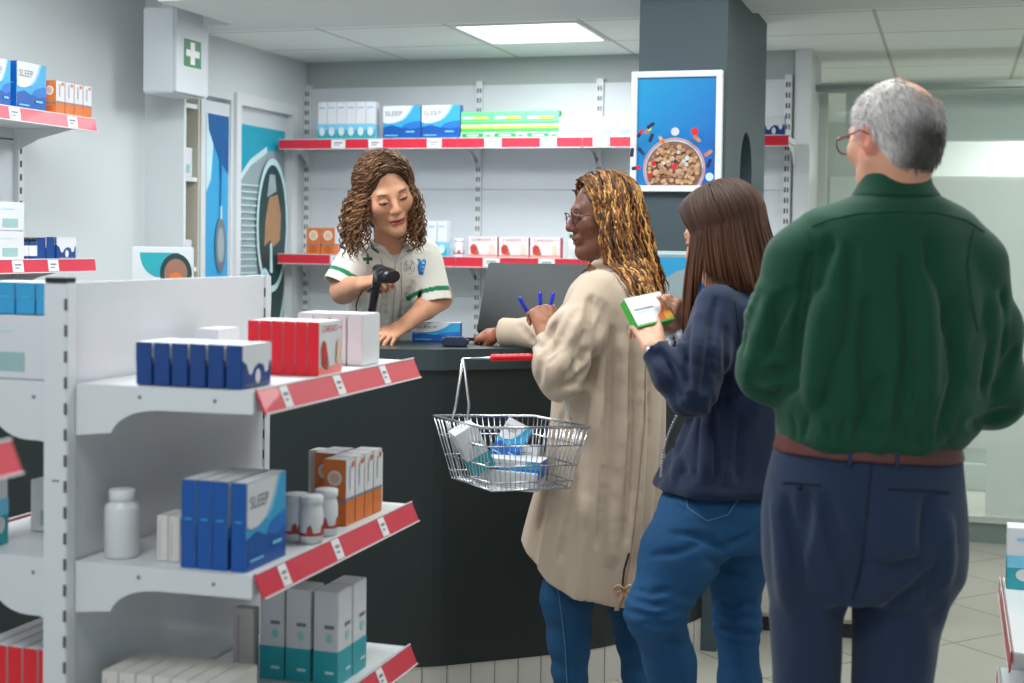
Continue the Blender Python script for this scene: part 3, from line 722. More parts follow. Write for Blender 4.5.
# --- left wall shelves (goods face the room: +X)
xl = -3.05-.06
put('sleep', (.165,.045,.168), (xl, yx(25,xl), ZL1), Q, 'blue and white lettered box on the upper left wall shelf')
put('skyset', (.10,.05,.165), (xl-.01, yx(2,xl)-.03, ZL1), Q, 'dark blue box cut off by the left picture edge, upper shelf')
for k in range(4):
    put('orangeb', (.052,.052,.125), (xl, yx(53,xl)+k*.056, ZL1), 0, 'orange and white carton on the upper left wall shelf, %s' % ['leftmost of four','second of four','third of four','rightmost of four'][k], 'orange cartons on the upper left wall shelf')
for k in range(2):
    put('label', (.14,.14,.098), (xl-.03, yx(1,xl), ZL2+k*.100), Q, ['white labelled box on the lower left wall shelf, under its twin','white labelled box stacked on top, lower left wall shelf'][k], 'stacked white labelled boxes on the left wall shelf')
for k in range(2):
    bottle((xl+.005, yx(20,xl)+k*.05, ZL2), .022, .078, .02, BLACK, BLUE2, ['small dark bottle on the lower left wall shelf, left one','small dark bottle on the lower left wall shelf, right one'][k], group='small dark bottles', band=CREAM)
for k in range(2):
    put('navy', (.05,.05,.078), (xl, yx(35,xl)+k*.054, ZL2), 0, ['narrow dark blue box right of the dark bottles','narrow dark blue box beside the patterned navy box'][k], 'narrow dark blue boxes')
put('navy', (.12,.05,.08), (xl, yx(60,xl), ZL2), Q, 'navy box with white pattern at the end of the lower left wall shelf')
# niche boxes
for z, lb in ((1.72, 'small white box in the upper compartment of the narrow niche'), (1.31, 'small white box in the lower compartment of the narrow niche')):
    put('label', (.09,.08,.13 if z > 1.5 else .125), (XL-.055,5.70,z), Q, lb, 'white boxes in the narrow niche', 'medicine_box')

# --- display board low behind the front unit
q = P(170, 272, 5.2)
t = empty('display_stand', (q.x, q.y, 0), 'white display stand with turquoise bowl print behind the front shelving unit', 'display stand', rotz=.30)
MB().box((-.1,-.1,0), (.1,.1,1.2), PANELW, bev=.006).build('column', t)
m = MB().box((-.11,-.112,1.2), (.11,-.1005,1.41), PANELW, bev=.003)
f = Face(m, (-.11,-.112,1.2), (1,0,0), (0,0,1), .22, .21)
f.poly([(.15,.90)]+[(.45-.32*math.cos(a), .90-.42*math.sin(a)) for a in np.linspace(0,PI,16)], TEAL); f.ell(.72,.55,.26,.34,DG,24); f.ell(.72,.55,.19,.25,BRN,20); f.ell(.72,.45,.12,.12,ORANGE,14)
m.build('sign_panel', t)

# --- on the counter
CT = 1.11
def onc(px, py, z=CT):   # counter-top point seen there
    d = FWD+RT*((px-512)/F)+UPV*(-(py-341.5-SHIFT*1024)/F); k = (z-CAM.z)/d.z; return CAM+d*k
q = onc(455, 346.5)
t = empty('card_terminal', (q.x, q.y, CT+.001), 'small dark blue card terminal on the counter by the outstretched hand', 'card terminal', rotz=.25)
MB().box((-.042,-.03,0), (.042,.04,.027), mat('terminal_navy', (30,36,60), .3), bev=.006).build('body', t)
MB().box((-.03,-.02,.0272), (.03,.02,.0285), mat('screen_dark', (14,18,24), .1)).build('screen', t)
k_ = MB()
for i in range(4): k_.box((-.028+i*.015,.024,.027), (-.018+i*.015,.034,.0295), INK)
k_.build('keypad', t)
q = onc(437, 342.5)
m = carton(.16,.045,.062,'sleep'); tag(m.build('medicine_box', loc=(q.x-.02,q.y+.055,CT+.001), rotz=.22), 'blue and white lettered box lying on the counter beside the pharmacist', 'box')
# monitor seen from behind
q = P(540, 345, 4.92)
t = empty('monitor', (q.x, q.y, CT+.001), 'large dark computer monitor seen from behind on the counter', 'monitor', rotz=-.05)
MK = Matrix.Translation((0,0,.012)) @ Matrix.Rotation(-.42, 4, 'X')
MDK = mat('monitor_back', (40,45,47), .5, var=.04)
MB().box((-.235,-.012,0), (.235,.012,.268), MDK, M=MK, bev=.006).build('housing', t)
MB().box((-.225,.0122,.012), (.225,.014,.256), MATS['screen_dark'], M=MK).build('screen', t)
MB().prism([(-.06,.02,0), (-.06,.15,0), (-.06,.075,.13)], (.12,0,0), BLACK).build('stand', t)
# display poster panel at the end of the counter
q = P(657, 250, 4.93); q2 = P(757, 250, 4.93)
t = empty('poster_panel', (q.x, q.y, CT+.001), 'blue and white pharmacy poster panel standing on the counter end', 'poster', rotz=YAW)
m = MB().box((0,-.004,0), (.35,.004,.31), CREAM); f = Face(m, (0,-.004,0), (1,0,0), (0,0,1), .35, .31)
f.rect(0,0,1,.985,PALE); f.rect(.02,.02,.98,.96,GLS); f.poly([(.0,.93),(.62,.93),(.45,.86),(.2,.78),(.06,.68),(0,.66)], LBLUE); f.ell(.45,.55,.17,.3,PALE,24); f.ell(.45,.55,.15,.27,DEEP,24)
f.ell(.5,.45,.08,.15,TAN,12); f.rect(.03,.06,.22,.42,LBLUE); f.rect(.05,.1,.17,.3,DEEP); f.rect(.24,.06,.3,.42,PALE)
m.build('print', t)
MB().prism([(.1,.004,0), (.1,.09,0), (.1,.004,.2)], (.004,0,0), CREAM).prism([(.25,.004,0), (.25,.09,0), (.25,.004,.2)], (.004,0,0), CREAM).build('easel', t)
# ================================================================== organic surfaces
class Fld:
    """distance field on a grid, meshed into one continuous surface"""
    def __init__(s, lo, hi, h):
        s.h = h; s.lo = np.array(lo, float); n = np.ceil((np.array(hi)-s.lo)/h).astype(int)+1
        s.ax = [(s.lo[i]+h*np.arange(n[i])).astype(np.float32) for i in range(3)]; s.f = np.full(n, .3, np.float32)
    def op(s, lo, hi, fn, k, mode='add'):
        sl = []; 
        for i in range(3):
            a = max(0, int((lo[i]-s.lo[i])/s.h)-1); b = min(len(s.ax[i]), int((hi[i]-s.lo[i])/s.h)+3)
            if b <= a: return s
            sl.append(slice(a, b))
        X = s.ax[0][sl[0]][:,None,None]; Y = s.ax[1][sl[1]][None,:,None]; Z = s.ax[2][sl[2]][None,None,:]
        d = fn(X, Y, Z).astype(np.float32); g = s.f[tuple(sl)]
        if mode == 'add':
            if k > 0:
                hh = np.clip(.5+.5*(g-d)/k, 0, 1); r = g*(1-hh)+d*hh-k*hh*(1-hh)
            else: r = np.minimum(g, d)
        else:
            d = -d
            if k > 0:
                hh = np.clip(.5-.5*(g-d)/k, 0, 1); r = g*(1-hh)+d*hh+k*hh*(1-hh)
            else: r = np.maximum(g, d)
        s.f[tuple(sl)] = r; return s
    def rc(s, a, b, ra, rb=None, k=.02, flat=None, cut=False, clip=False):
        a = np.array(a, float); b = np.array(b, float); rb = ra if rb is None else rb
        ba = b-a; L2 = max(float(ba@ba), 1e-9); m = max(ra, rb)+k+2*s.h; ax = ba/math.sqrt(L2)
        def fn(X, Y, Z):
            x = X-a[0]; y = Y-a[1]; z = Z-a[2]
            t = (x*ba[0]+y*ba[1]+z*ba[2])/L2; h = np.clip(t, 0, 1)
            x = x-h*ba[0]; y = y-h*ba[1]; z = z-h*ba[2]
            if flat is not None:
                n, fc = np.array(flat[0], float), flat[1]; n = n/np.linalg.norm(n); q = (x*n[0]+y*n[1]+z*n[2])*(fc-1)
                x = x+q*n[0]; y = y+q*n[1]; z = z+q*n[2]
            d = np.sqrt(x*x+y*y+z*z)-(ra+(rb-ra)*h)
            if clip: d = np.maximum(d, (t-1)*math.sqrt(L2))
            return d
        return s.op(np.minimum(a,b)-m, np.maximum(a,b)+m, fn, k, 'cut' if cut else 'add')
    def chain(s, pts, rs, k=.02, flat=None):
        for i in range(len(pts)-1): s.rc(pts[i], pts[i+1], rs[i], rs[i+1], k, flat)
        return s
    def ell(s, c, r, R=None, k=.015, cut=False):
        c = np.array(c, float); r = np.array(r, float); m = max(r)+k+2*s.h
        R = np.eye(3) if R is None else np.array(R)
        def fn(X, Y, Z):
            x = X-c[0]; y = Y-c[1]; z = Z-c[2]
            u = [(x*R[0,i]+y*R[1,i]+z*R[2,i])/r[i] for i in range(3)]
            q = np.sqrt(u[0]**2+u[1]**2+u[2]**2)+1e-6
            L = np.sqrt(x*x+y*y+z*z)+1e-6
            return np.where(q < .5, (q-1)*min(r), L-L/q)
        return s.op(c-m, c+m, fn, k, 'cut' if cut else 'add')
    def tors(s, st, k=.03, e=2.2, fold=None, cap=.02, m=.05):
        """stack of rounded sections (z, cx, cy, rx, ry)"""
        st = sorted(st); A = np.array(st, float)
        zz = np.linspace(A[0,0], A[-1,0], 160)
        def cr(col):
            out = np.empty_like(zz)
            for j, z in enumerate(zz):
                i = min(max(np.searchsorted(A[:,0], z)-1, 0), len(A)-2); u = (z-A[i,0])/(A[i+1,0]-A[i,0])
                p1, p2 = A[i,col], A[i+1,col]; p0 = A[max(i-1,0),col]; p3 = A[min(i+2,len(A)-1),col]
                v = .5*((2*p1)+(p2-p0)*u+(2*p0-5*p1+4*p2-p3)*u*u+(3*p1-p0-3*p2+p3)*u**3)
                out[j] = min(max(v, min(p1,p2)-.01), max(p1,p2)+.01)
            return out
        C = [cr(i) for i in range(1,5)]
        def fn(X, Y, Z):
            cx, cy, rx, ry = [np.interp(Z, zz, c) for c in C]
            x = X-cx; y = Y-cy; q = (np.abs(x/rx)**e+np.abs(y/ry)**e)**(1/e)+1e-6; L = np.sqrt(x*x+y*y)+1e-6
            d = np.where(q < .4, (q-1)*np.minimum(rx,ry), L-L/q)
            if fold is not None: d = d-fold(np.arctan2(y, x), Z)
            c2 = np.maximum(A[0,0]-Z, Z-A[-1,0]); h = np.clip(.5-.5*(d-c2)/cap, 0, 1)
            return d*(1-h)+c2*h+cap*h*(1-h)
        lo = ((A[:,1]-A[:,3]).min()-m, (A[:,2]-A[:,4]).min()-m, A[0,0]-m); hi = ((A[:,1]+A[:,3]).max()+m, (A[:,2]+A[:,4]).max()+m, A[-1,0]+m)
        return s.op(lo, hi, fn, k)
    def disp(s, fn, lo=None, hi=None):
        lo = s.lo if lo is None else lo; hi = [a[-1] for a in s.ax] if hi is None else hi
        sl = [slice(max(0, int((lo[i]-s.lo[i])/s.h)), min(len(s.ax[i]), int((hi[i]-s.lo[i])/s.h)+2)) for i in range(3)]
        s.f[tuple(sl)] += fn(s.ax[0][sl[0]][:,None,None], s.ax[1][sl[1]][None,:,None], s.ax[2][sl[2]][None,None,:]).astype(np.float32); return s
    def at(s, p):
        q = (np.array(p)-s.lo)/s.h; i = np.floor(q).astype(int)
        if (i < 0).any() or (i >= np.array(s.f.shape)-1).any(): return .3
        u = q-i; c = s.f[i[0]:i[0]+2, i[1]:i[1]+2, i[2]:i[2]+2]
        c = c[0]*(1-u[0])+c[1]*u[0]; c = c[0]*(1-u[1])+c[1]*u[1]; return float(c[0]*(1-u[2])+c[1]*u[2])
    def grad(s, p):
        e = s.h*1.5; p = np.array(p, float); g = np.array([s.at(p+e*np.eye(3)[i])-s.at(p-e*np.eye(3)[i]) for i in range(3)]); return g/(np.linalg.norm(g)+1e-9)
    def push(s, p, d):
        p = np.array(p, float)
        for _ in range(4):
            v = s.at(p)
            if v >= d: break
            p = p+s.grad(p)*(d-v)*.9
        return p
    def mesh(s, smooth=1):
        f = s.f; n = np.array(f.shape); S_ = f < 0
        cnt = np.zeros(n-1, np.uint8)
        for i in (0,1):
            for j in (0,1):
                for k in (0,1): cnt += S_[i:n[0]-1+i, j:n[1]-1+j, k:n[2]-1+k]
        act = (cnt > 0) & (cnt < 8); ijk = np.argwhere(act); idx = np.full(n-1, -1, np.int32); idx[tuple(ijk.T)] = np.arange(len(ijk))
        acc = np.zeros((len(ijk), 3)); num = np.zeros(len(ijk))
        cor = [(i,j,k) for i in (0,1) for j in (0,1) for k in (0,1)]
        val = {c: f[ijk[:,0]+c[0], ijk[:,1]+c[1], ijk[:,2]+c[2]] for c in cor}
        for a in cor:
            for ax in range(3):
                if a[ax]: continue
                b = list(a); b[ax] = 1; b = tuple(b); va, vb = val[a], val[b]; m = (va < 0) != (vb < 0)
                t = np.where(m, va/np.where(m, va-vb, 1), 0)
                p = np.array(a, float)[None,:].repeat(len(ijk), 0); p[:,ax] += t
                acc += p*m[:,None]; num += m
        v = s.lo+s.h*(ijk+acc/num[:,None])
        quads = []
        for ax in range(3):
            a1, a2 = [(1,2),(2,0),(0,1)][ax]
            A = S_; sl0 = [slice(1,-1)]*3; sl0[ax] = slice(0,-1); sl1 = [slice(1,-1)]*3; sl1[ax] = slice(1,None)
            s0, s1 = A[tuple(sl0)], A[tuple(sl1)]
            for flip, mk in ((False, s0 & ~s1), (True, ~s0 & s1)):
                e = np.argwhere(mk)
                if not len(e): continue
                e = e+1; e[:,ax] -= 1
                def I(d1, d2):
                    q = e.copy(); q[:,a1] -= d1; q[:,a2] -= d2; return idx[q[:,0], q[:,1], q[:,2]]
                Q_ = np.stack([I(1,1), I(0,1), I(0,0), I(1,0)], 1)
                quads.append(Q_[:, ::-1] if flip else Q_)
        q = np.concatenate(quads); q = q[(q >= 0).all(1)]
        for _ in range(smooth):
            e = np.concatenate([q[:,[0,1]], q[:,[1,2]], q[:,[2,3]], q[:,[3,0]]]); su = np.zeros_like(v); c = np.bincount(e.ravel(), minlength=len(v))
            for d in range(3): su[:,d] = np.bincount(e[:,0], v[e[:,1],d], len(v))+np.bincount(e[:,1], v[e[:,0],d], len(v))
            v = v*.5+.5*su/np.maximum(c,1)[:,None]
        return v, q

def lin(c): return np.array(srgb(c)[:3])
def np_obj(name, v, q, m, parent=None, col=None, M=None):
    me = bpy.data.meshes.new(name); nv, nf = len(v), len(q); w = q.shape[1]
    me.vertices.add(nv); me.vertices.foreach_set('co', np.asarray(v, np.float32).ravel())
    me.loops.add(nf*w); me.loops.foreach_set('vertex_index', q.astype(np.int32).ravel())
    me.polygons.add(nf); me.polygons.foreach_set('loop_start', np.arange(0, nf*w, w, dtype=np.int32)); me.polygons.foreach_set('loop_total', np.full(nf, w, np.int32))
    me.update(calc_edges=True); me.polygons.foreach_set('use_smooth', np.ones(nf, bool)); me.materials.append(m)
    if col is not None:
        at = me.color_attributes.new('Col', 'FLOAT_COLOR', 'POINT'); c = np.ones((nv,4), np.float32); c[:,:3] = col; at.data.foreach_set('color', c.ravel())
    o = bpy.data.objects.new(name, me); COL.objects.link(o); o.parent = parent
    return o

def rotm(az=0, pitch=0, roll=0):
    """facing: az 0 looks at the camera, + to picture right; pitch down; roll + tilts crown to own right"""
    A = Matrix.Rotation(math.radians(180+az), 3, 'Z') @ Matrix.Rotation(-math.radians(pitch), 3, 'X') @ Matrix.Rotation(math.radians(roll), 3, 'Y')
    return np.array(A)
def vnoise(p, fr, seed=0, oct=4):
    r = np.random.RandomState(seed); out = 0
    for o in range(oct):
        k = r.normal(size=3)*np.array(fr)*(1+.5*o); m = r.normal(size=3)*np.array(fr)*.6; ph = r.uniform(0, 6.28, 2)
        out = out+np.sin(p[0]*k[0]+p[1]*k[1]+p[2]*k[2]+ph[0]+1.6*np.sin(p[0]*m[0]+p[1]*m[1]+p[2]*m[2]+ph[1]))/(1+.4*o)
    return out/oct

class Person:
    def __init__(s, px0, T): 
        w = P(px0, 243, T); s.T = T; s.base = Vector((w.x, w.y, 0)); s.Ri = Matrix.Rotation(-YAW, 3, 'Z')
    def J(s, px, py, dd=0): return np.array(s.Ri @ (P(px, py, s.T+dd)-s.base))
    def ray(s, px, py):
        o = np.array(s.Ri @ (CAM-s.base)); d = s.J(px, py)-o; return o, d/np.linalg.norm(d)
    def surf(s, F_, px, py, off=.004):
        o, d = s.ray(px, py); t = s.T-.55
        while t < s.T+.6:
            p = o+d*t*1.0
            if F_.at(p) < off: break
            t += .004
        return o+d*t
    def st(s, py, l, r, ry, dd=0, dx=0):
        a, b = s.J(l, py, dd), s.J(r, py, dd); return ((a[2]+b[2])/2, (a[0]+b[0])/2, (a[1]+b[1])/2, abs(b[0]-a[0])/2, ry)
    def patch(s, F_, pts, m, name, parent, off=.003, th=.004, mb=None, n=4):
        """thin cloth piece lying on the garment; pts = outline quads in picture order"""
        mb_ = mb or MB(); P4 = pts
        g = []
        for i in range(n+1):
            for j in range(n+1):
                u, w = i/n, j/n
                x = (P4[0][0]*(1-u)+P4[1][0]*u)*(1-w)+(P4[3][0]*(1-u)+P4[2][0]*u)*w; y = (P4[0][1]*(1-u)+P4[1][1]*u)*(1-w)+(P4[3][1]*(1-u)+P4[2][1]*u)*w
                g.append(s.surf(F_, x, y, off))
        o, d = s.ray(*pts[0]); back = [p+d*th for p in g]; N1 = (n+1)**2; fs = []
        for i in range(n):
            for j in range(n):
                a = i*(n+1)+j; q = (a, a+n+1, a+n+2, a+1); fs.append(q); fs.append(tuple(N1+z for z in q[::-1]))
        rim = [i*(n+1) for i in range(n+1)]+[n*(n+1)+j for j in range(1,n+1)]+[i*(n+1)+n for i in range(n-1,-1,-1)]+[j for j in range(n-1,0,-1)]
        for a, b in zip(rim, rim[1:]+rim[:1]): fs.append((b, a, a+N1, b+N1))
        mb_.raw(g+back, fs, m, True)
        return mb_ if mb is not None else mb_.build(name, parent)
    def crease(s, F_, lines, r=.007, k=.014, cut=True, off=.002):
        for pts in lines:
            q = []
            for (a, b) in zip(pts[:-1], pts[1:]):
                n = max(2, int(math.hypot(b[0]-a[0], b[1]-a[1])/6))
                for i in range(n): u = i/n; q.append((a[0]*(1-u)+b[0]*u, a[1]*(1-u)+b[1]*u))
            q.append(pts[-1]); P3 = [s.surf(F_, x, y, off if cut else -.004) for x, y in q]; N_ = len(P3)-1
            rs = [r*(.25+.75*math.sin(PI*min(1, max(0, (i+.4)/(N_+.8))))**.7) for i in range(N_+1)]
            for i in range(N_): F_.rc(P3[i], P3[i+1], rs[i], rs[i+1], k, None, cut)
    def line(s, F_, pts, r, m, name, parent, off=.003, mb=None, n=10):
        out = []
        for (a, b) in zip(pts[:-1], pts[1:]):
            for k in range(n): u = k/n; out.append(s.surf(F_, a[0]*(1-u)+b[0]*u, a[1]*(1-u)+b[1]*u, off))
        out.append(s.surf(F_, *pts[-1], off)); mb_ = mb or MB(); mb_.tube(out, r, m, 5)
        return mb_ if mb is not None else mb_.build(name, parent)

def head(F_, c, R, sc=1.0, female=True, ears=True, look=None):
    c = np.array(c, float)
    def g(x, y, z): return c+R@(np.array([x, y, z])*sc)
    E = lambda p, r, k=.012, cut=False, RR=None: F_.ell(g(*p), np.array(r)*sc, R if RR is None else R@RR, k, cut)
    C_ = lambda a, b, ra, rb, k=.01, cut=False: F_.rc(g(*a), g(*b), ra*sc, rb*sc, k, None, cut)
    E((0,-.018,.030), (.076,.092,.084), .01); E((0,.026,-.020), (.062,.062,.082), .03)
    jw = .043 if female else .05
    for sg in (-1,1):
        C_((sg*.056,.0,-.045), (sg*jw*.75,.035,-.083), .02, .018, .03); C_((sg*jw*.75,.035,-.083), (0,.07,-.100), .018, .018, .025)
        E((sg*.040,.058,-.022), (.024,.022,.024), .022)
    E((0,.075,-.094), (.018,.016,.015), .018)
    C_((-.034,.074,.022), (.034,.074,.022), .012, .012, .016)
    for sg in (-1,1): E((sg*.031,.092,.004), (.017,.014,.011), .012, True)
    for sg in (-1,1): E((sg*.031,.0775,.003), (.0135,.0125,.0115), .003)
    for sg in (-1,1): C_((sg*.018,.0885,.0025), (sg*.044,.081,.0025), .0026, .0022, .002)
    C_((0,.084,.012), (0,.104,-.022), .0085, .0105, .010); E((0,.102,-.027), (.0125,.012,.0105), .008)
    for sg in (-1,1): E((sg*.0125,.094,-.031), (.0075,.0095,.0075), .006)
    for sg in (-1,1): E((sg*.007,.101,-.0385), (.0042,.006,.004), .003, True)
    E((0,.082,-.058), (.026,.016,.018), .012)
    for sg in (-1,1): C_((sg*.019,.085,-.0605), (sg*.004,.0955,-.0565), .0042, .0058, .005)
    C_((-.015,.089,-.0685), (.015,.089,-.0685), .0066, .0066, .006); C_((-.023,.091,-.0628), (.023,.091,-.0628), .0022, .0022, .003, True)
    E((0,.094,-.0635), (.014,.012,.0018), .003, True)
    if ears:
        for sg in (-1,1):
            RR = np.array(Matrix.Rotation(-sg*.35, 3, 'Z') @ Matrix.Rotation(-.15, 3, 'X'))
            E((sg*.078,-.012,-.004), (.0075,.019,.031), .006, False, RR); E((sg*.084,-.008,-.0), (.005,.010,.016), .004, True, RR)
    return g

def head_color(v, c, R, sc, skin, lips, brow, col):
    L = (v-np.array(c))@R/sc; x, y, z = L.T; ax = np.abs(x)
    fc = (y > .05)
    def setc(m, c_, a=1.0): col[m] = col[m]*(1-a)+lin(c_)*a
    setc(fc & (np.hypot((ax-.04)/.022, (z+.025)/.018) < 1) & (y > .05), lips, .16)
    setc(fc & (np.hypot(x/.02, (z+.03)/.02) < 1) & (y > .095), lips, .16)
    setc((y > .078) & (np.hypot(x/.0255, (z+.063)/.0105) < 1), lips, .8)
    setc((y > .078) & (ax < .023) & (np.abs(z+.0628) < .0018), tuple(int(q*.45) for q in lips), .8)
    setc((y > .055) & (np.hypot((ax-.031)/.0165, (z-.0245-.10*(.02-np.abs(ax-.036)))/.0042) < 1), brow, .85)
    setc((y > .06) & (np.hypot((ax-.031)/.0155, (z+.0005)/.0045) < 1), (60,38,32), .85)
    setc((y > .06) & (np.hypot((ax-.031)/.018, (z-.006)/.006) < 1), brow, .15)
    return col

def hand(F_, w, x, n, side, curl=(30,30,20), sc=1.0, spread=.06, thumb=(.75,.35,.25), per=None, k=.004, palm=True):
    """side +1: right hand, -1: left hand; n = back of the hand; curl in degrees"""
    w = np.array(w, float); x = np.array(x, float); x /= np.linalg.norm(x); n = np.array(n, float); n -= x*(n@x); n /= np.linalg.norm(n)
    y = np.cross(n, x)*side
    offs_ = (.029,.010,-.010,-.028); lens = (.072,.080,.074,.058); rad = (.0082,.0084,.008,.007); root = (.086,.090,.086,.078)
    tips = []
    for i in range(4):
        r0 = w+(x*root[i]+y*offs_[i])*sc
        if palm:
            F_.rc(w+(x*.004+y*offs_[i]*.55)*sc, r0, .014*sc, .0105*sc, .012)
        cu = per[i] if per else curl; a = 0; p = r0; sp = spread*(1.5-i)*.8
        for j, fr in enumerate((.46,.30,.24)):
            a += math.radians(cu[j]); dr = (x*math.cos(a)-n*math.sin(a)); dr = dr+y*sp*math.cos(a); dr /= np.linalg.norm(dr)
            q = p+dr*lens[i]*fr*sc; F_.rc(p, q, rad[i]*sc*(1-.07*j), rad[i]*sc*(.93-.07*j), k); p = q
        tips.append(p)
    F_.rc(w+(x*.05)*sc, w+(x*.03+y*.02-n*.006)*sc, .015*sc, .016*sc, .012)
    b = w+(x*.022+y*.024-n*.006)*sc; d1 = x*thumb[0]+y*thumb[1]*1.6-n*thumb[2]; d1 /= np.linalg.norm(d1); m_ = b+d1*.040*sc
    d2 = d1*.9+x*.25-n*.1; d2 /= np.linalg.norm(d2); q = m_+d2*.032*sc; d3 = d2+x*.2-y*.15; d3 /= np.linalg.norm(d3); e = q+d3*.026*sc
    F_.rc(b, m_, .0145*sc, .0105*sc, .010); F_.rc(m_, q, .0102*sc, .0092*sc, k); F_.rc(q, e, .0092*sc, .0078*sc, k)
    return tips, e

class Tubes:
    """many strands gathered in one mesh"""
    def __init__(s): s.v = []; s.q = []; s.c = []; s.n = 0
    def add(s, pts, r, col, sides=5):
        P_ = np.array(pts); k = len(P_); T = np.gradient(P_, axis=0); T /= np.linalg.norm(T, axis=1)[:,None]+1e-9
        u = np.cross(T[0], [.3,.5,.8]); u /= np.linalg.norm(u); U = np.empty_like(P_)
        for i in range(k): u = u-T[i]*(u@T[i]); u /= np.linalg.norm(u)+1e-9; U[i] = u
        W = np.cross(T, U); a = 2*PI*np.arange(sides)/sides; r = np.broadcast_to(r, k)
        V = P_[:,None,:]+(U[:,None,:]*np.cos(a)[None,:,None]+W[:,None,:]*np.sin(a)[None,:,None])*np.asarray(r)[:,None,None]
        s.v.append(V.reshape(-1,3)); i = np.arange(k-1)[:,None]*sides; j = np.arange(sides)[None,:]; j2 = (j+1) % sides
        s.q.append((np.stack([i+j, i+j2, i+sides+j2, i+sides+j], -1).reshape(-1,4))+s.n)
        c = np.asarray(col); s.c.append(np.broadcast_to(c if c.ndim == 1 else np.repeat(c, sides, 0), (k*sides,3))); s.n += k*sides
    def arrays(s): return np.concatenate(s.v), np.concatenate(s.q), np.concatenate(s.c)

def join(a, b):
    return np.concatenate([a[0], b[0]]), np.concatenate([a[1], b[1]+len(a[0])]), np.concatenate([a[2], b[2]])

def scalp_path(g, az, el0, el1, rx=.083, ry=.098, rz=.092, n=14, c=(0,-.018,.032)):
    out = []
    for k in range(n):
        el = el0+(el1-el0)*k/(n-1); out.append(g(c[0]+rx*math.cos(el)*math.sin(az), c[1]+ry*math.cos(el)*math.cos(az), c[2]+rz*math.sin(el)))
    return out
# ================================================================== people
SKIN = mat('skin', (220,170,140), .48, attr=True, var=.03, scale=60, bump=.08, bscale=300, spec=.4)
CLOTH = mat('cloth', (200,200,200), .82, attr=True, var=.05, scale=180, bump=.25, bscale=500, spec=.25, sheen=.15)
DENIM = mat('denim', (30,70,120), .8, attr=True, var=.14, scale=90, bump=.3, bscale=700, spec=.25, stretch=(1,1,.35))
HAIR = mat('hair', (60,40,30), .58, attr=True, var=.12, scale=120, spec=.28)

def body_lower(F_, hipL, hipR, kneeL, kneeR, ankL, ankR, toe, s=1.0):
    for h, k, a in ((hipL,kneeL,ankL), (hipR,kneeR,ankR)):
        h, k, a = map(np.array, (h,k,a)); F_.rc(h, k, .072*s, .048*s, .03); F_.rc(k, (k+a)/2+np.array([0,0,.05]), .046*s, .046*s, .02); F_.rc((k+a)/2+np.array([0,0,.05]), a, .045*s, .032*s, .02)
        t = np.array(toe, float); F_.rc(a+np.array([0,0,-.03]), a+t*.16+np.array([0,0,-a[2]+.028]), .03, .026, .02)
def finish(F_, name, m, parent, colf, smooth=1):
    v, q = F_.mesh(smooth); return np_obj(name, v, q, m, parent, colf(v))

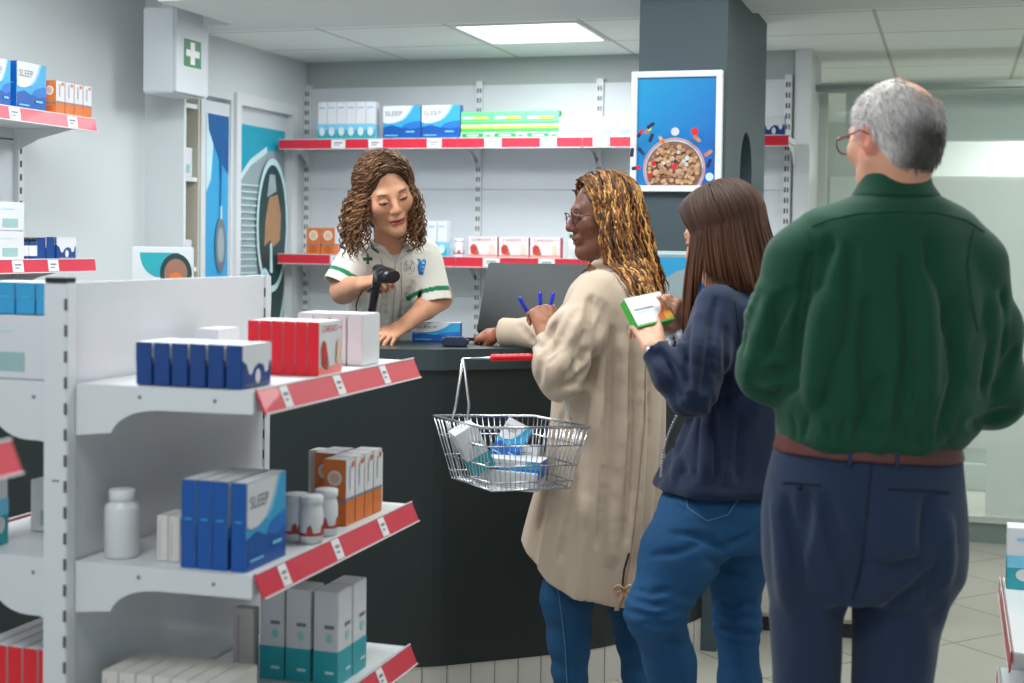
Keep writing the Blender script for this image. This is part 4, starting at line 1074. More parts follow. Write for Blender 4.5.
# ------------------------------------------------------------------ pharmacist
def pharmacist():
    p = Person(390, 4.78); J = p.J
    hc = J(385.5, 192, -.20); R = rotm(24, 20, 17); sc = 1.06
    F_ = Fld((-.42,-.48,-.0), (.42,.38,1.80), .0036)
    g = head(F_, hc, R, sc)
    nb = J(391,246,-.05)
    F_.rc(g(0,-.015,-.07), nb, .050, .056, .03); 
    F_.tors([p.st(246,372,410,.05,-.05), p.st(256,358,426,.075,-.02), p.st(275,352,432,.09,.0), p.st(320,354,414,.09,.10), p.st(350,352,416,.09,.15), p.st(385,350,420,.10,.16), (.86, 0, .12, .12, .09)], .03)
    shR, shL = J(358,256,-.01), J(426,258,-.01); elR, elL = J(343,291,-.04), J(439,297,-.02); wrR, wrL = J(362,284,-.22), J(405,325,-.17)
    F_.chain([shR, elR, wrR], [.048,.038,.026], .02); F_.chain([shL, elL, wrL], [.048,.040,.026], .02)
    F_.rc(elR, elR*.5+wrR*.5, .037, .034, .02); F_.rc(elL, elL*.6+wrL*.4, .038, .037, .02)
    # right hand closes round the scanner grip, left hand rests on the counter
    d = J(380,278,-.27)-wrR
    hand(F_, wrR, d, (-.35,-.35,.85), 1, sc=.92, per=((50,55,35),(70,60,40),(80,65,40),(85,65,40)), thumb=(.8,.5,.2), spread=.02)
    dl = J(386,336.5,-.235)-wrL
    hand(F_, wrL, dl, (.1,-.25,1), -1, sc=.92, per=((8,14,10),(14,16,12),(20,22,14),(26,26,16)), thumb=(.6,.7,.3), spread=.10)
    body_lower(F_, (-.09,.14,.88), (.09,.14,.88), (-.10,.13,.48), (.10,.13,.48), (-.10,.14,.08), (.10,.14,.08), (0,-1,0))
    skin = (202,146,114)
    def col(v):
        c = np.tile(lin(skin), (len(v),1)); c = head_color(v, hc, R, sc, skin, (168,78,74), (78,52,38), c); return c
    v, q = F_.mesh(1); root = np_obj('person', v, q, SKIN, None, col(v))
    # tunic
    T_ = Fld((-.42,-.34,.7), (.42,.38,1.56), .0038)
    fold = lambda ph, Z: .0035*np.sin(7*ph+9*Z)*np.clip((1.42-Z)*5, 0, 1)
    T_.tors([p.st(243,374,408,.055,-.06), p.st(250,352,432,.08,-.03), p.st(262,346,440,.105,-.01), p.st(280,350,434,.115,.02), p.st(305,348,424,.11,.07), p.st(330,344,420,.105,.12), p.st(365,340,426,.115,.15), p.st(400,336,430,.125,.16)], .03, fold=fold)
    hR, hL = J(341,287,-.055), J(433,304,-.05)
    sR, sL = J(360,254,-.02), J(423,256,-.02)
    T_.rc(sR, hR, .060, .066, .03, clip=True); T_.rc(sL, hL, .060, .066, .03, clip=True)
    for a, b in ((sR,hR), (sL,hL)):
        u = (b-a)/np.linalg.norm(b-a); T_.rc(b-u*.035, b+u*.03, .056, .062, .003, cut=True)
    T_.disp(lambda X, Y, Z: .0022*vnoise((X,Y,Z), (28,28,14), 5))
    T_.ell(J(394,242,-.17), (.044,.090,.062), None, .012, True)
    p.crease(T_, (((370,268),(372,300),(368,335)), ((412,283),(402,310),(395,332)), ((384,280),(386,320)), ((420,290),(412,320)), ((352,300),(356,335))), .005, .012)
    ivory = (228,224,214)
    def colt(v):
        c = np.tile(lin(ivory), (len(v),1))
        for a, b in ((sR,hR), (sL,hL)):
            u = (b-a)/np.linalg.norm(b-a); t = (b-v)@u; rr = np.linalg.norm((v-b)-((v-b)@u)[:,None]*u, axis=1)
            c[(t > .030) & (t < .045) & (rr < .085) & (rr > .05)] = lin((26,126,84))
        return c
    finish(T_, 'tunic', CLOTH, root, colt)
    CG2 = mat('trim_green', (26,120,78), .7); IV = mat('ivory_cloth', (222,219,210), .8, bump=.15, bscale=500); SH = mat('seam_beige', (186,180,170), .8)
    # collar flaps with green edge
    for side, pts, gp in (('a', ((408,232),(423,238),(412,251),(402,244)), ((423,238),(420,245),(407,251.5))), ('b', ((384,240),(370,238),(372,249),(387,252)), ((369,238),(372,248),(379,253)))):
        p.patch(T_, pts, IV, 'collar_flap', root, off=.010, th=.004); p.line(T_, gp, .0032, CG2, 'collar_piping', root, off=.013)
    p.patch(T_, ((386,246),(394,262),(394,262.5),(381,250)), IV, 'lapel', root, off=.008); p.patch(T_, ((404,246),(409,251),(396,263),(395,262)), IV, 'lapel', root, off=.008)
    p.patch(T_, ((386,243),(402,241),(396,256),(392,257)), WHITE, 'undershirt', root, off=.002, th=.003)
    p.line(T_, ((395,262),(395,290),(393,315),(392,340)), .0014, SH, 'placket', root); p.line(T_, ((401,262),(402,290),(400,315),(399,340)), .0014, SH, 'placket', root)
    p.line(T_, ((381,258),(384,275),(383,292),(380,315)), .0016, SH, 'seam', root)
    # green cross badge, round crest and blue shield badge
    mb = MB(); p.patch(T_, ((366.2,254),(369.2,254),(369.2,264),(366.2,264)), CG2, '', None, off=.003, th=.002, mb=mb, n=2); p.patch(T_, ((363,257.4),(372.4,257.4),(372.4,260.6),(363,260.6)), CG2, '', None, off=.004, th=.002, mb=mb, n=2); mb.build('green_cross_badge', root)
    mb = MB(); c0 = [p.surf(T_, 409.5+5.2*math.cos(a), 267+6.8*math.sin(a), .002) for a in np.linspace(0, 2*PI, 22)[:-1]]; mb.tube(c0, .0009, INK, 5, closed=True)
    for a in (((406,263),(407,271)), ((412,262),(409,271)), ((407,264),(412,271)), ((406,268),(413,268))): p.line(T_, a, .0008, INK, '', None, mb=mb, n=4)
    mb.build('crest_badge', root)
    mb = MB(); BB = mat('badge_blue', (40,130,196), .5); p.patch(T_, ((416,258.5),(427,259.5),(423,275),(419,275)), BB, '', None, off=.003, th=.002, mb=mb); 
    for k in range(3): p.patch(T_, ((422,262+k*3.6),(424.5,262.3+k*3.6),(424.2,264.4+k*3.6),(421.8,264.2+k*3.6)), WHITE, '', None, off=.005, th=.001, mb=mb, n=1)
    mb.build('shield_badge', root)
    # hair
    H = Fld(hc-np.array([.16,.18,.24]), hc+np.array([.16,.18,.20]), .0045)
    H.ell(g(0,-.022,.040), np.array((.084,.100,.092))*sc, R, .01); H.ell(g(0,-.05,-.04), np.array((.086,.062,.10))*sc, R, .03)
    H.ell(g(-.006,.110,-.010), np.array((.067,.090,.110))*sc, R, .010, True)
    H.disp(lambda X, Y, Z: .004*vnoise((X,Y,Z), (90,90,60), 3))
    hv, hq = H.mesh(1); base = (hv, hq, np.tile(lin((66,46,32)), (len(hv),1)))
    tb = Tubes(); rr = random.Random(11)
    for i in range(640):
        if i % 2:      # strands swept sideways from the parting over the crown
            y0 = rr.uniform(-.085,.082); sg = rr.choice((-1,1)); K = math.sqrt(max(0, 1-(y0/.104)**2)); az = sg*(PI/2-y0*9)
            pts = []
            ph0 = rr.uniform(0,.9); yy0 = y0
            for k in range(12):
                ph = (ph0+(1.75-ph0)*k/11)*sg-.12; yy0 = y0*(1-.35*k/11)-.012*k/11
                pts.append(g((.088*K+.002)*math.sin(ph), yy0, .032+(.101*K)*math.cos(ph)))
        else:
            az = rr.uniform(-PI, PI)
            if abs(az) < .95: continue
            pts = scalp_path(g, az, rr.uniform(.1,.9), -.15, n=12)
        out = np.array([math.sin(az), math.cos(az), 0]); out = R@out; out[2] = 0; Lh = rr.uniform(.10,.225) if abs(az) > .8 else rr.uniform(.10,.20)
        e0 = pts[-1]; bow = rr.uniform(.0,.045)
        for k in range(1, 14):
            u = k/13; pts.append(e0+np.array([0,0,-Lh*u])+out*bow*math.sin(u*2.2)+np.array([.012*math.sin(3*u+i), .01*math.cos(2*u+i), 0])*u)
        pts = [T_.push(q_, .012) if q_[2] < hc[2]-.08 else q_ for q_ in pts]
        P_ = np.array(pts); seg = np.linalg.norm(np.diff(P_, axis=0), axis=1); cum = np.concatenate([[0], np.cumsum(seg)]); n = max(24, int(cum[-1]/.0048))
        s_ = np.linspace(0, cum[-1], n); Q_ = np.stack([np.interp(s_, cum, P_[:,d]) for d in range(3)], 1)
        T2 = np.gradient(Q_, axis=0); T2 /= np.linalg.norm(T2, axis=1)[:,None]+1e-9; U = np.cross(T2, [.2,1,.1]); U /= np.linalg.norm(U, axis=1)[:,None]+1e-9; W = np.cross(T2, U)
        f_ = rr.uniform(150,230); ph = rr.uniform(0,6.28); am = rr.uniform(.004,.0085)*np.clip(s_/.10, .25, 1)
        Q_ = Q_+U*(np.cos(f_*s_+ph)*am)[:,None]+W*(np.sin(f_*s_+ph)*am)[:,None]
        rad = rr.uniform(.0012,.0026)*np.clip((cum[-1]-s_)/.03, .25, 1)
        c1 = lin(rr.choice([(70,46,34),(92,62,42),(108,76,50),(58,40,30),(146,110,74)])); mix = np.clip(s_/cum[-1], 0, 1)[:,None]
        tb.add(Q_, rad, c1*(1-mix*.3)+lin((128,84,52))*mix*.3, 4)
    v, q, c = join(base, tb.arrays()); np_obj('hair', v, q, HAIR, root, c)
    root.location = p.base; root.rotation_euler = (0,0,YAW)
    tag(root, 'woman with curly brown hair in an ivory tunic with green trim, scanning behind the counter', 'person')
    # barcode scanner in her hand
    e = empty('barcode_scanner', p.base, 'black handheld barcode scanner pointed down in the hand of the woman in the tunic', 'scanner', rotz=YAW)
    BK = mat('scanner_black', (30,32,36), .3)
    a = J(379,270,-.30); b = J(389,277,-.37); c = J(376,287,-.28); dn = J(371,316,-.22)
    G = Fld(np.minimum(np.minimum(a,b),np.minimum(c,dn))-.07, np.maximum(np.maximum(a,b),np.maximum(c,dn))+.07, .003)
    G.rc(a, a*.3+b*.7, .024, .031, .01, flat=((0,-.3,1),1.35)); G.rc(a*.3+b*.7+np.array([-.010,0,0]), b+np.array([-.012,0,0]), .026, .027, .006, flat=((0,-.3,1),1.25), clip=True); G.rc(a*.3+b*.7+np.array([.010,0,0]), b+np.array([.012,0,0]), .026, .027, .006, flat=((0,-.3,1),1.25), clip=True)
    hv, hq = G.mesh(1); np_obj('scanner_head', hv, hq, BK, e)
    MB().tube([a*.8+c*.2, c, c*.45+dn*.55, dn], [.016,.015,.013,.014], BK, 12).build('handle', e)
    MB().tube([J(374,283,-.31), J(372.5,288,-.32), J(368,291,-.30)], .006, BK, 8).build('trigger', e)
    ds = b-a; ds /= np.linalg.norm(ds); MB().tube([b-ds*.002, b+ds*.002], .015, mat('scanner_window', (44,16,20), .15), 20).build('window', e)
    MB().tube([J(362,291,-.24), J(358,299,-.22), J(356,306,-.20), J(357,318,-.18), J(362,336,-.17)], .0022, BLACK, 6).build('cable', e)
pharmacist()

# ------------------------------------------------------------------ woman with golden braids
def braids():
    p = Person(600, 4.10); J = p.J
    hc = J(603, 215, 0); R = rotm(-77, 8, 0); sc = 1.0
    F_ = Fld((-.42,-.34,0), (.30,.72,1.72), .004)
    g = head(F_, hc, R, sc)
    F_.rc(g(0,-.02,-.06), J(612,270,0), .050, .055, .03)
    F_.tors([p.st(264,595,630,.06), p.st(285,580,640,.14), p.st(310,575,645,.16), p.st(360,580,645,.13), p.st(400,582,645,.12), p.st(440,578,650,.14), p.st(480,580,645,.14)], .03)
    shN, elN, wrN = J(600,296,-.14), J(560,372,-.19), J(548,338,-.05)
    shF, elF, wrF = J(592,300,.17), J(556,341,.36), J(501,333.5,.47)
    F_.chain([shN, elN, wrN], [.05,.038,.026], .02); F_.chain([shF, elF, wrF], [.05,.036,.026], .02)
    hand(F_, wrN, J(540,306,-.01)-wrN, (.35,-.9,.1), -1, sc=1.05, per=((55,65,35),(65,70,40),(70,75,40),(70,75,45)), thumb=(.9,.3,.35), spread=.02)
    hand(F_, wrF, J(478,336,.53)-wrF, (-.1,-.5,.85), 1, sc=.95, per=((45,30,18),(40,45,25),(45,50,30),(50,50,30)), thumb=(.9,.15,.5), spread=.03)
    body_lower(F_, J(596,460,-.06), J(620,460,.09), J(567,598,-.06), J(628,598,.10), J(571,722,-.03), J(640,716,.10), (-1,.1,0))
    skin = (112,68,50)
    def col(v):
        c = np.tile(lin(skin), (len(v),1)); c = head_color(v, hc, R, sc, skin, (112,52,48), (40,26,20), c)
        c[np.linalg.norm(v-wrN, axis=1) < .17] = lin((150,98,72)); c[np.linalg.norm(v-wrF, axis=1) < .17] = lin((138,82,56)); return c
    v, q = F_.mesh(1); root = np_obj('person', v, q, SKIN, None, col(v))
    # coat
    T_ = Fld((-.40,-.34,.40), (.28,.62,1.45), .005)
    def fold(ph, Z):
        a = np.clip((1.15-Z)*2.2, 0, 1); return (.011*np.sin(6*ph+.8)+.008*np.sin(11*ph+2*Z)+.004*np.sin(19*ph+2+Z))*a
    T_.tors([p.st(266,596,630,.070), p.st(274,582,640,.115), p.st(287,570,648,.165), p.st(305,563,654,.185), p.st(330,560,660,.185), p.st(360,556,664,.175), p.st(400,553,664,.17), p.st(440,550,662,.18), p.st(480,541,659,.19), p.st(510,532,656,.20), p.st(540,524,652,.205), p.st(575,520,647,.21), p.st(612,516,642,.21)], .02, fold=fold)
    T_.ell(J(628,270,.0), (.062,.10,.045), np.array(Matrix.Rotation(.5,3,'Y')), .03); T_.ell(J(604,262,0), (.07,.085,.03), None, .02)   # hood lying on the back
    T_.ell(J(599,256,-.0), (.066,.070,.062), None, .012, True)
    T_.chain([J(600,292,-.13), J(576,335,-.19), J(560,365,-.20)], [.062,.067,.073], .03); T_.rc(J(560,365,-.20), J(551,348,-.06), .070, .052, .03); T_.rc(J(560,385,-.19), J(566,330,-.17), .048, .05, .03)
    T_.chain([J(592,300,.16), J(556,337,.34), J(530,333,.42)], [.060,.050,.045], .025); T_.rc(J(530,333,.42), J(503,332.5,.468), .045, .046, .02, clip=True)
    T_.disp(lambda X, Y, Z: .0016*vnoise((X,Y,Z), (16,16,5), 8))
    a_, b_ = J(540,400,-.33), J(625,285,.0)
    def win(X, Y, Z, lo, hi, s_=.05):
        w = 1
        for q, l, h in ((X,lo[0],hi[0]), (Y,lo[1],hi[1]), (Z,lo[2],hi[2])): w = w*np.clip((q-l)/s_, 0, 1)*np.clip((h-q)/s_, 0, 1)
        return w
    lo_, hi_ = np.minimum(a_, b_)-.06, np.maximum(a_, b_)+.06
    T_.disp(lambda X, Y, Z: -.003*np.abs(vnoise((X,Y,Z), (22,18,22), 4, 3))*win(X,Y,Z,lo_,hi_), lo_, hi_)
    a_, b_ = J(495,360,.3), J(560,315,.55); lo2, hi2 = np.minimum(a_, b_)-.04, np.maximum(a_, b_)+.04
    T_.disp(lambda X, Y, Z: -.004*np.abs(vnoise((X,Y,Z), (30,20,12), 14, 3))*win(X,Y,Z,lo2,hi2,.03), lo2, hi2)
    p.crease(T_, (((600,302),(588,330),(566,352),(550,362)), ((600,322),(588,352),(570,372),(552,386)), ((560,316),(550,334),(539,350)), ((586,370),(570,388)), ((576,312),(562,344),(546,354)), ((590,300),(584,340),(578,366))), .0062, .018, True, .0)
    p.crease(T_, (((592,298),(577,345),(566,385)), ((606,306),(596,350),(590,388)), ((556,325),(541,360),(538,384)), ((573,385),(552,391)), ((612,330),(608,420),(597,545)), ((630,330),(632,430),(626,540)), ((646,330),(648,430),(642,520)), ((588,400),(578,480),(560,560)), ((566,400),(556,450),(540,530)), ((602,420),(590,500)), ((520,326),(531,340),(540,346))), .0075, .016)
    p.crease(T_, (((584,310),(566,350),(556,380)), ((620,340),(619,430),(612,560)), ((639,340),(640,430),(634,560)), ((597,400),(584,520)), ((560,392),(585,388))), .005, .03, False)
    # hem: high at the front, low at the back, hollow below
    hz = [(J(x_, y_, 0)[0], J(x_, y_, 0)[2]) for x_, y_ in ((505,528),(518,533),(526,547),(545,567),(570,581),(605,590),(632,592),(660,585))]; hx = [a[0] for a in hz]; hzz = [a[1] for a in hz]
    f0 = T_.f.copy(); X = T_.ax[0][:,None,None]; Z = T_.ax[2][None,None,:]; hem = np.interp(X, hx, hzz)
    hollow = -(f0+.012); lowz = (Z < hem+.10)
    T_.f = np.where(lowz & (hollow > T_.f), hollow, T_.f).astype(np.float32); T_.f = np.maximum(T_.f, (hem-Z)).astype(np.float32)
    tan = (186,167,147)
    def colt(v):
        c = np.tile(lin(tan), (len(v),1)); return c
    coat = finish(T_, 'coat', CLOTH, root, colt)
    TN = mat('tan_cloth', (160,134,108), .85, bump=.15, bscale=500)
    p.line(T_, ((640,300),(646,360),(645,420),(638,490),(630,560),(624,590)), .0022, TN, 'seam', root)
    p.line(T_, ((622,262),(634,276),(646,290)), .003, TN, 'hood_edge', root)
    p.line(T_, ((629,553),(624,570),(622,590)), .0035, mat('slit_dark', (60,44,36), .9), 'hem_slit', root)
    mb = MB(); k0 = p.surf(T_, 624, 589, .006)
    PK = mat('ribbon_tan', (196,158,128), .8)
    def rib(pts, w):
        w_ = Vector((w,0,0)); vs = []
        for q_ in pts: vs += [Vector(q_)-w_, Vector(q_)+w_, Vector(q_)+w_+Vector((0,.003,0)), Vector(q_)-w_+Vector((0,.003,0))]
        fs = []
        for i in range(len(pts)-1):
            for j in range(4): fs.append((i*4+j, i*4+(j+1) % 4, i*4+4+(j+1) % 4, i*4+4+j))
        fs += [(3,2,1,0), tuple(len(vs)-4+j for j in range(4))]; mb.raw(vs, fs, PK, True)
    V3 = lambda *a: np.array(a)
    for sg in (-1,1):
        mb.tube([k0, k0+V3(sg*.015,-.004,.012), k0+V3(sg*.03,-.004,.004), k0+V3(sg*.026,-.004,-.010), k0+V3(sg*.008,-.002,-.004)], .0042, PK, 6); rib([k0, k0+V3(sg*.010,-.004,-.025), k0+V3(sg*.020,-.002,-.06)], .0065)
    mb.build('ribbon_bow', root)
    # jeans
    G = Fld((-.40,-.24,.0), (.30,.34,1.02), .0055)
    G.tors([p.st(432,575,650,.13), p.st(470,572,652,.15), p.st(500,572,650,.14)], .03)
    kn, kf = J(567,598,-.06), J(628,600,.10); an, af = J(571,712,-.03), J(640,708,.10)
    G.chain([J(596,480,-.07), kn, (kn+an)/2+np.array([0,0,.05]), an], [.100,.071,.058,.046], .03); G.chain([J(622,480,.09), kf, (kf+af)/2+np.array([0,0,.05]), af], [.095,.062,.050,.044], .03)
    G.disp(lambda X, Y, Z: .0025*vnoise((X,Y,Z), (18,18,45), 2)+.003*np.sin(90*Z+20*X)*np.clip(1-np.abs(Z-.22)/.09, 0, 1))
    finish(G, 'jeans', DENIM, root, lambda v: np.tile(lin((26,70,106)), (len(v),1)))
    p.line(G, ((556,578),(561,610),(565,645),(567,683)), .0016, mat('jean_seam', (74,120,150), .8), 'side_seam', root)
    # glasses
    mb = MB(); GM_ = mat('glasses_plum', (92,44,58), .25)
    for sg in (-1,1):
        ring = [g(sg*.033+.025*math.cos(a)*(1-.1*math.sin(a)), .104-.010*abs(math.cos(a)), .0+.019*math.sin(a)) for a in np.linspace(0, 2*PI, 21)[:-1]]
        mb.tube(ring, .0020, GM_, 6, closed=True); mb.tube([g(sg*.057,.096,.006), g(sg*.070,.06,.006), g(sg*.079,.0,.004)], .0017, GM_, 6)
    mb.tube([g(-.010,.109,.002), g(0,.112,.004), g(.010,.109,.002)], .0017, GM_, 6); mb.build('glasses', root)
    # braids
    tb = Tubes(); rr = random.Random(5)
    H = Fld(hc-np.array([.15,.15,.2]), hc+np.array([.17,.15,.19]), .005)
    H.ell(g(0,-.024,.034), np.array((.081,.094,.086)), R, .01); H.ell(g(0,-.05,-.03), (.07,.055,.07), R, .03)
    H.ell(g(0,.12,-.02), (.10,.075,.13), R, .008, True); H.ell(g(0,.03,-.075), (.1,.05,.06), R, .008, True)
    hv, hq = H.mesh(1); base = (hv, hq, np.tile(lin((44,30,24)), (len(hv),1)))
    gold = [(190,140,72),(164,112,58),(140,88,48),(206,162,98),(114,72,42),(86,56,38),(62,42,32)]
    for i in range(440):
        if i % 5 < 2:
            y0 = rr.uniform(-.09,.070); sg = rr.choice((-1,1)); K = math.sqrt(max(0, 1-(y0/.104)**2)); az = sg*(PI/2-y0*6); pts = []; ph0 = rr.uniform(0,1.0)
            for k in range(12):
                ph = (ph0+(1.7-ph0)*k/11)*sg; pts.append(g((.088*K+.002)*math.sin(ph), y0*(1-.35*k/11)-.012*k/11, .032+(.097*K)*math.cos(ph)))
        else:
            az = rr.uniform(-PI, PI)
            if abs(az) < .9: continue
            pts = scalp_path(g, az, rr.choice([rr.uniform(1.0,1.5), rr.uniform(.35,1.0)]), rr.uniform(-.25,.0), rx=.087, ry=.101, rz=.094, n=12)
        out = R@np.array([math.sin(az), math.cos(az), 0]); out[2] = 0
        fr_ = max(0, math.cos(az)); Lh = rr.uniform(.24,.42)*(1-.75*max(0, fr_+.12)); e0 = pts[-1]; back = np.array([1,0,0]); bw = rr.uniform(.0,.03)
        wv = rr.uniform(0,6.28)
        for k in range(1, 16):
            u = k/15; pts.append(e0+np.array([0,0,-Lh*u])+out*bw*math.sin(u*1.8)+back*(.035*u+.02*u*u)*(.4+Lh*2)+np.array([math.sin(7*u+wv)*.006, math.cos(6*u+wv)*.006, 0]))
        pts = [T_.push(q_, .014) if q_[2] < hc[2]-.09 else q_ for q_ in pts]
        P_ = np.array(pts); seg = np.linalg.norm(np.diff(P_, axis=0), axis=1); cum = np.concatenate([[0], np.cumsum(seg)]); n = max(20, int(cum[-1]/.0055)); s_ = np.linspace(0, cum[-1], n)
        Q_ = np.stack([np.interp(s_, cum, P_[:,d]) for d in range(3)], 1); am = .0028
        Q_ = Q_+np.stack([np.sin(s_*120+wv)*am, np.cos(s_*105+wv)*am, np.sin(s_*90)*am*.4], 1)
        r0 = rr.uniform(.0026,.0040); rad = r0*(1+.22*np.sin(s_*420+wv))*np.clip((cum[-1]-s_)/.02, .4, 1)*np.clip(.7+s_*4, .7, 1)
        c0 = lin(rr.choice(gold)); root_ = np.clip(1-s_/.045, 0, 1)[:,None]*.7; tip = np.clip((s_-cum[-1]+.1)/.1, 0, 1)[:,None]*.5
        cc = c0*(1-root_)+lin((70,46,30))*root_; cc = cc*(1-tip)+lin((120,64,34))*tip; tb.add(Q_, rad, cc*(1+.18*np.sin(s_*420+wv))[:,None], 6)
    v, q, c = join(base, tb.arrays()); np_obj('braided_hair', v, q, HAIR, root, c)
    root.location = p.base; root.rotation_euler = (0,0,YAW)
    tag(root, 'woman with long golden braids and glasses in a beige hooded coat reaching over the counter', 'person')
    # pens in her hand
    for k, (a, b, lb) in enumerate((((519,297,.0),(533,322,.03),'blue pen leaning left in the fist of the woman with braids'), ((540,292,.01),(541,324,.03),'blue pen upright in the fist of the woman with braids'), ((554,292,.01),(546,324,.03),'blue pen leaning right in the fist of the woman with braids'))):
        A, B = Vector(J(*a)), Vector(J(*b)); D = (B-A); L_ = .12; D.normalize(); t = empty('pen', p.base+Matrix.Rotation(YAW,3,'Z')@A, lb, 'pen', YAW, 'blue pens in the hand')
        MB().tube([(0,0,0), D*.006, D*.05, D*L_], [.003,.0058,.0058,.0045], mat('pen_blue', (22,50,190), .25), 10).build('cap', t); MB().tube([D*(L_*.99), D*(L_+.01)], [.003,.001], CREAM, 8).build('tip', t)
    # card between the fingers
    A = J(473,340,.545); t = MB().box((-.03,-.0005,-.018), (.03,.0005,.018), mat('card_dark', (50,34,44), .35), M=Matrix.Rotation(1.2,4,'X'), bev=.0003)
    tag(t.build('payment_card', loc=p.base+Matrix.Rotation(YAW,3,'Z')@Vector(A)+Vector((0,0,.002)), rotz=YAW), 'dark payment card held out over the card terminal', 'payment card')
    # wire basket
    e = empty('shopping_basket', p.base+Matrix.Rotation(YAW,3,'Z')@Vector(J(508,490,-.14)), 'chrome wire shopping basket with red grip hanging from the arm in the beige sleeve', 'basket', YAW)
    o = Vector(J(508,490,-.14)); L = lambda px, py, dd: Vector(J(px, py, dd))-o
    # rim corners: near-left, far-left, far-right, near-right (tilted box seen from above its corner)
    rim = [L(484,428,-.36), L(434,416,-.20), L(534,416,-.04), L(589,427,-.26)]
    bot = [L(492,491,-.33), L(452,478,-.20), L(530,476,-.08), L(570,488,-.25)]
    CW = CHROME
    m = MB(); m.tube(rim, .0042, CW, 8, closed=True); m.build('rim', e)
    for f_ in (.30,.62,.88):
        m = MB(); m.tube([a.lerp(b, f_)*1.0 for a, b in zip(rim, bot)], .0024, CW, 6, closed=True); m.build('side_ring', e)
    m = MB(); m.tube(bot, .0030, CW, 6, closed=True); m.build('bottom_ring', e)
    for i in range(4):
        n = 17 if i % 2 else 13; w_ = MB()
        for k in range(n):
            u = k/n; w_.tube([rim[i].lerp(rim[(i+1) % 4], u), bot[i].lerp(bot[(i+1) % 4], u)], .0015, CW, 5)
        w_.build('wire_side', e)
    w_ = MB()
    for k in range(1, 12):
        u = k/12; w_.tube([bot[0].lerp(bot[1], u), bot[3].lerp(bot[2], u)], .0014, CW, 5)
    for k in range(1, 16):
        u = k/16; w_.tube([bot[0].lerp(bot[3], u), bot[1].lerp(bot[2], u)], .0014, CW, 5)
    w_.build('wire_bottom', e)
    hy = [L(467,422,-.30), L(469,405,-.295), L(463.5,358.5,-.28), L(488,358,-.255), L(540,357,-.19), L(562,360,-.17), L(563,396,-.18), L(571,421,-.19)]
    m = MB(); m.tube(hy, .0036, CW, 8); m.build('handle_wire', e)
    hy = [L(452,420,-.26), L(456,404,-.265), L(463,359,-.277)]
    m = MB(); m.tube(hy, .0036, CW, 8); m.build('handle_wire', e)
    RG = mat('grip_red', (208,22,38), .35); a, b = L(490,358,-.253), L(533,357,-.20)
    m = MB(); n = 22; m.tube([a.lerp(b, k/n) for k in range(n+1)], [.006]+[.0105 if k % 3 else .0092 for k in range(1,n)]+[.007], RG, 12); m.build('grip', e)
    # shopping inside
    def inb(size, style, loc, eul, lb):
        mbx = carton(*size, style); w = p.base+Matrix.Rotation(YAW,3,'Z')@Vector(loc)
        ob = mbx.build('medicine_box', loc=w); ob.rotation_euler = (eul[0], eul[1], eul[2]+YAW); return tag(ob, lb, 'box', 'boxes in the wire basket')
    inb((.15,.10,.045), 'sleep', J(517,474,-.20), (0,.04,-.25), 'blue box lying flat on top in the wire basket')
    inb((.16,.10,.05), 'white', J(512,487,-.21), (0,.04,-.25), 'white box under the blue one at the bottom of the wire basket')
    inb((.065,.06,.13), 'tealbox', J(482,468,-.24), (.1,-.5,.3), 'white and turquoise box leaning at the left end of the wire basket')
    inb((.075,.05,.12), 'sleep', J(500,462,-.15), (-.5,.45,-.2), 'blue and white box slanting in the middle of the wire basket')
    inb((.11,.04,.05), 'tealbox', J(520,462,-.13), (0,.05,-.2), 'white box with turquoise band behind the blue one in the basket')
braids()

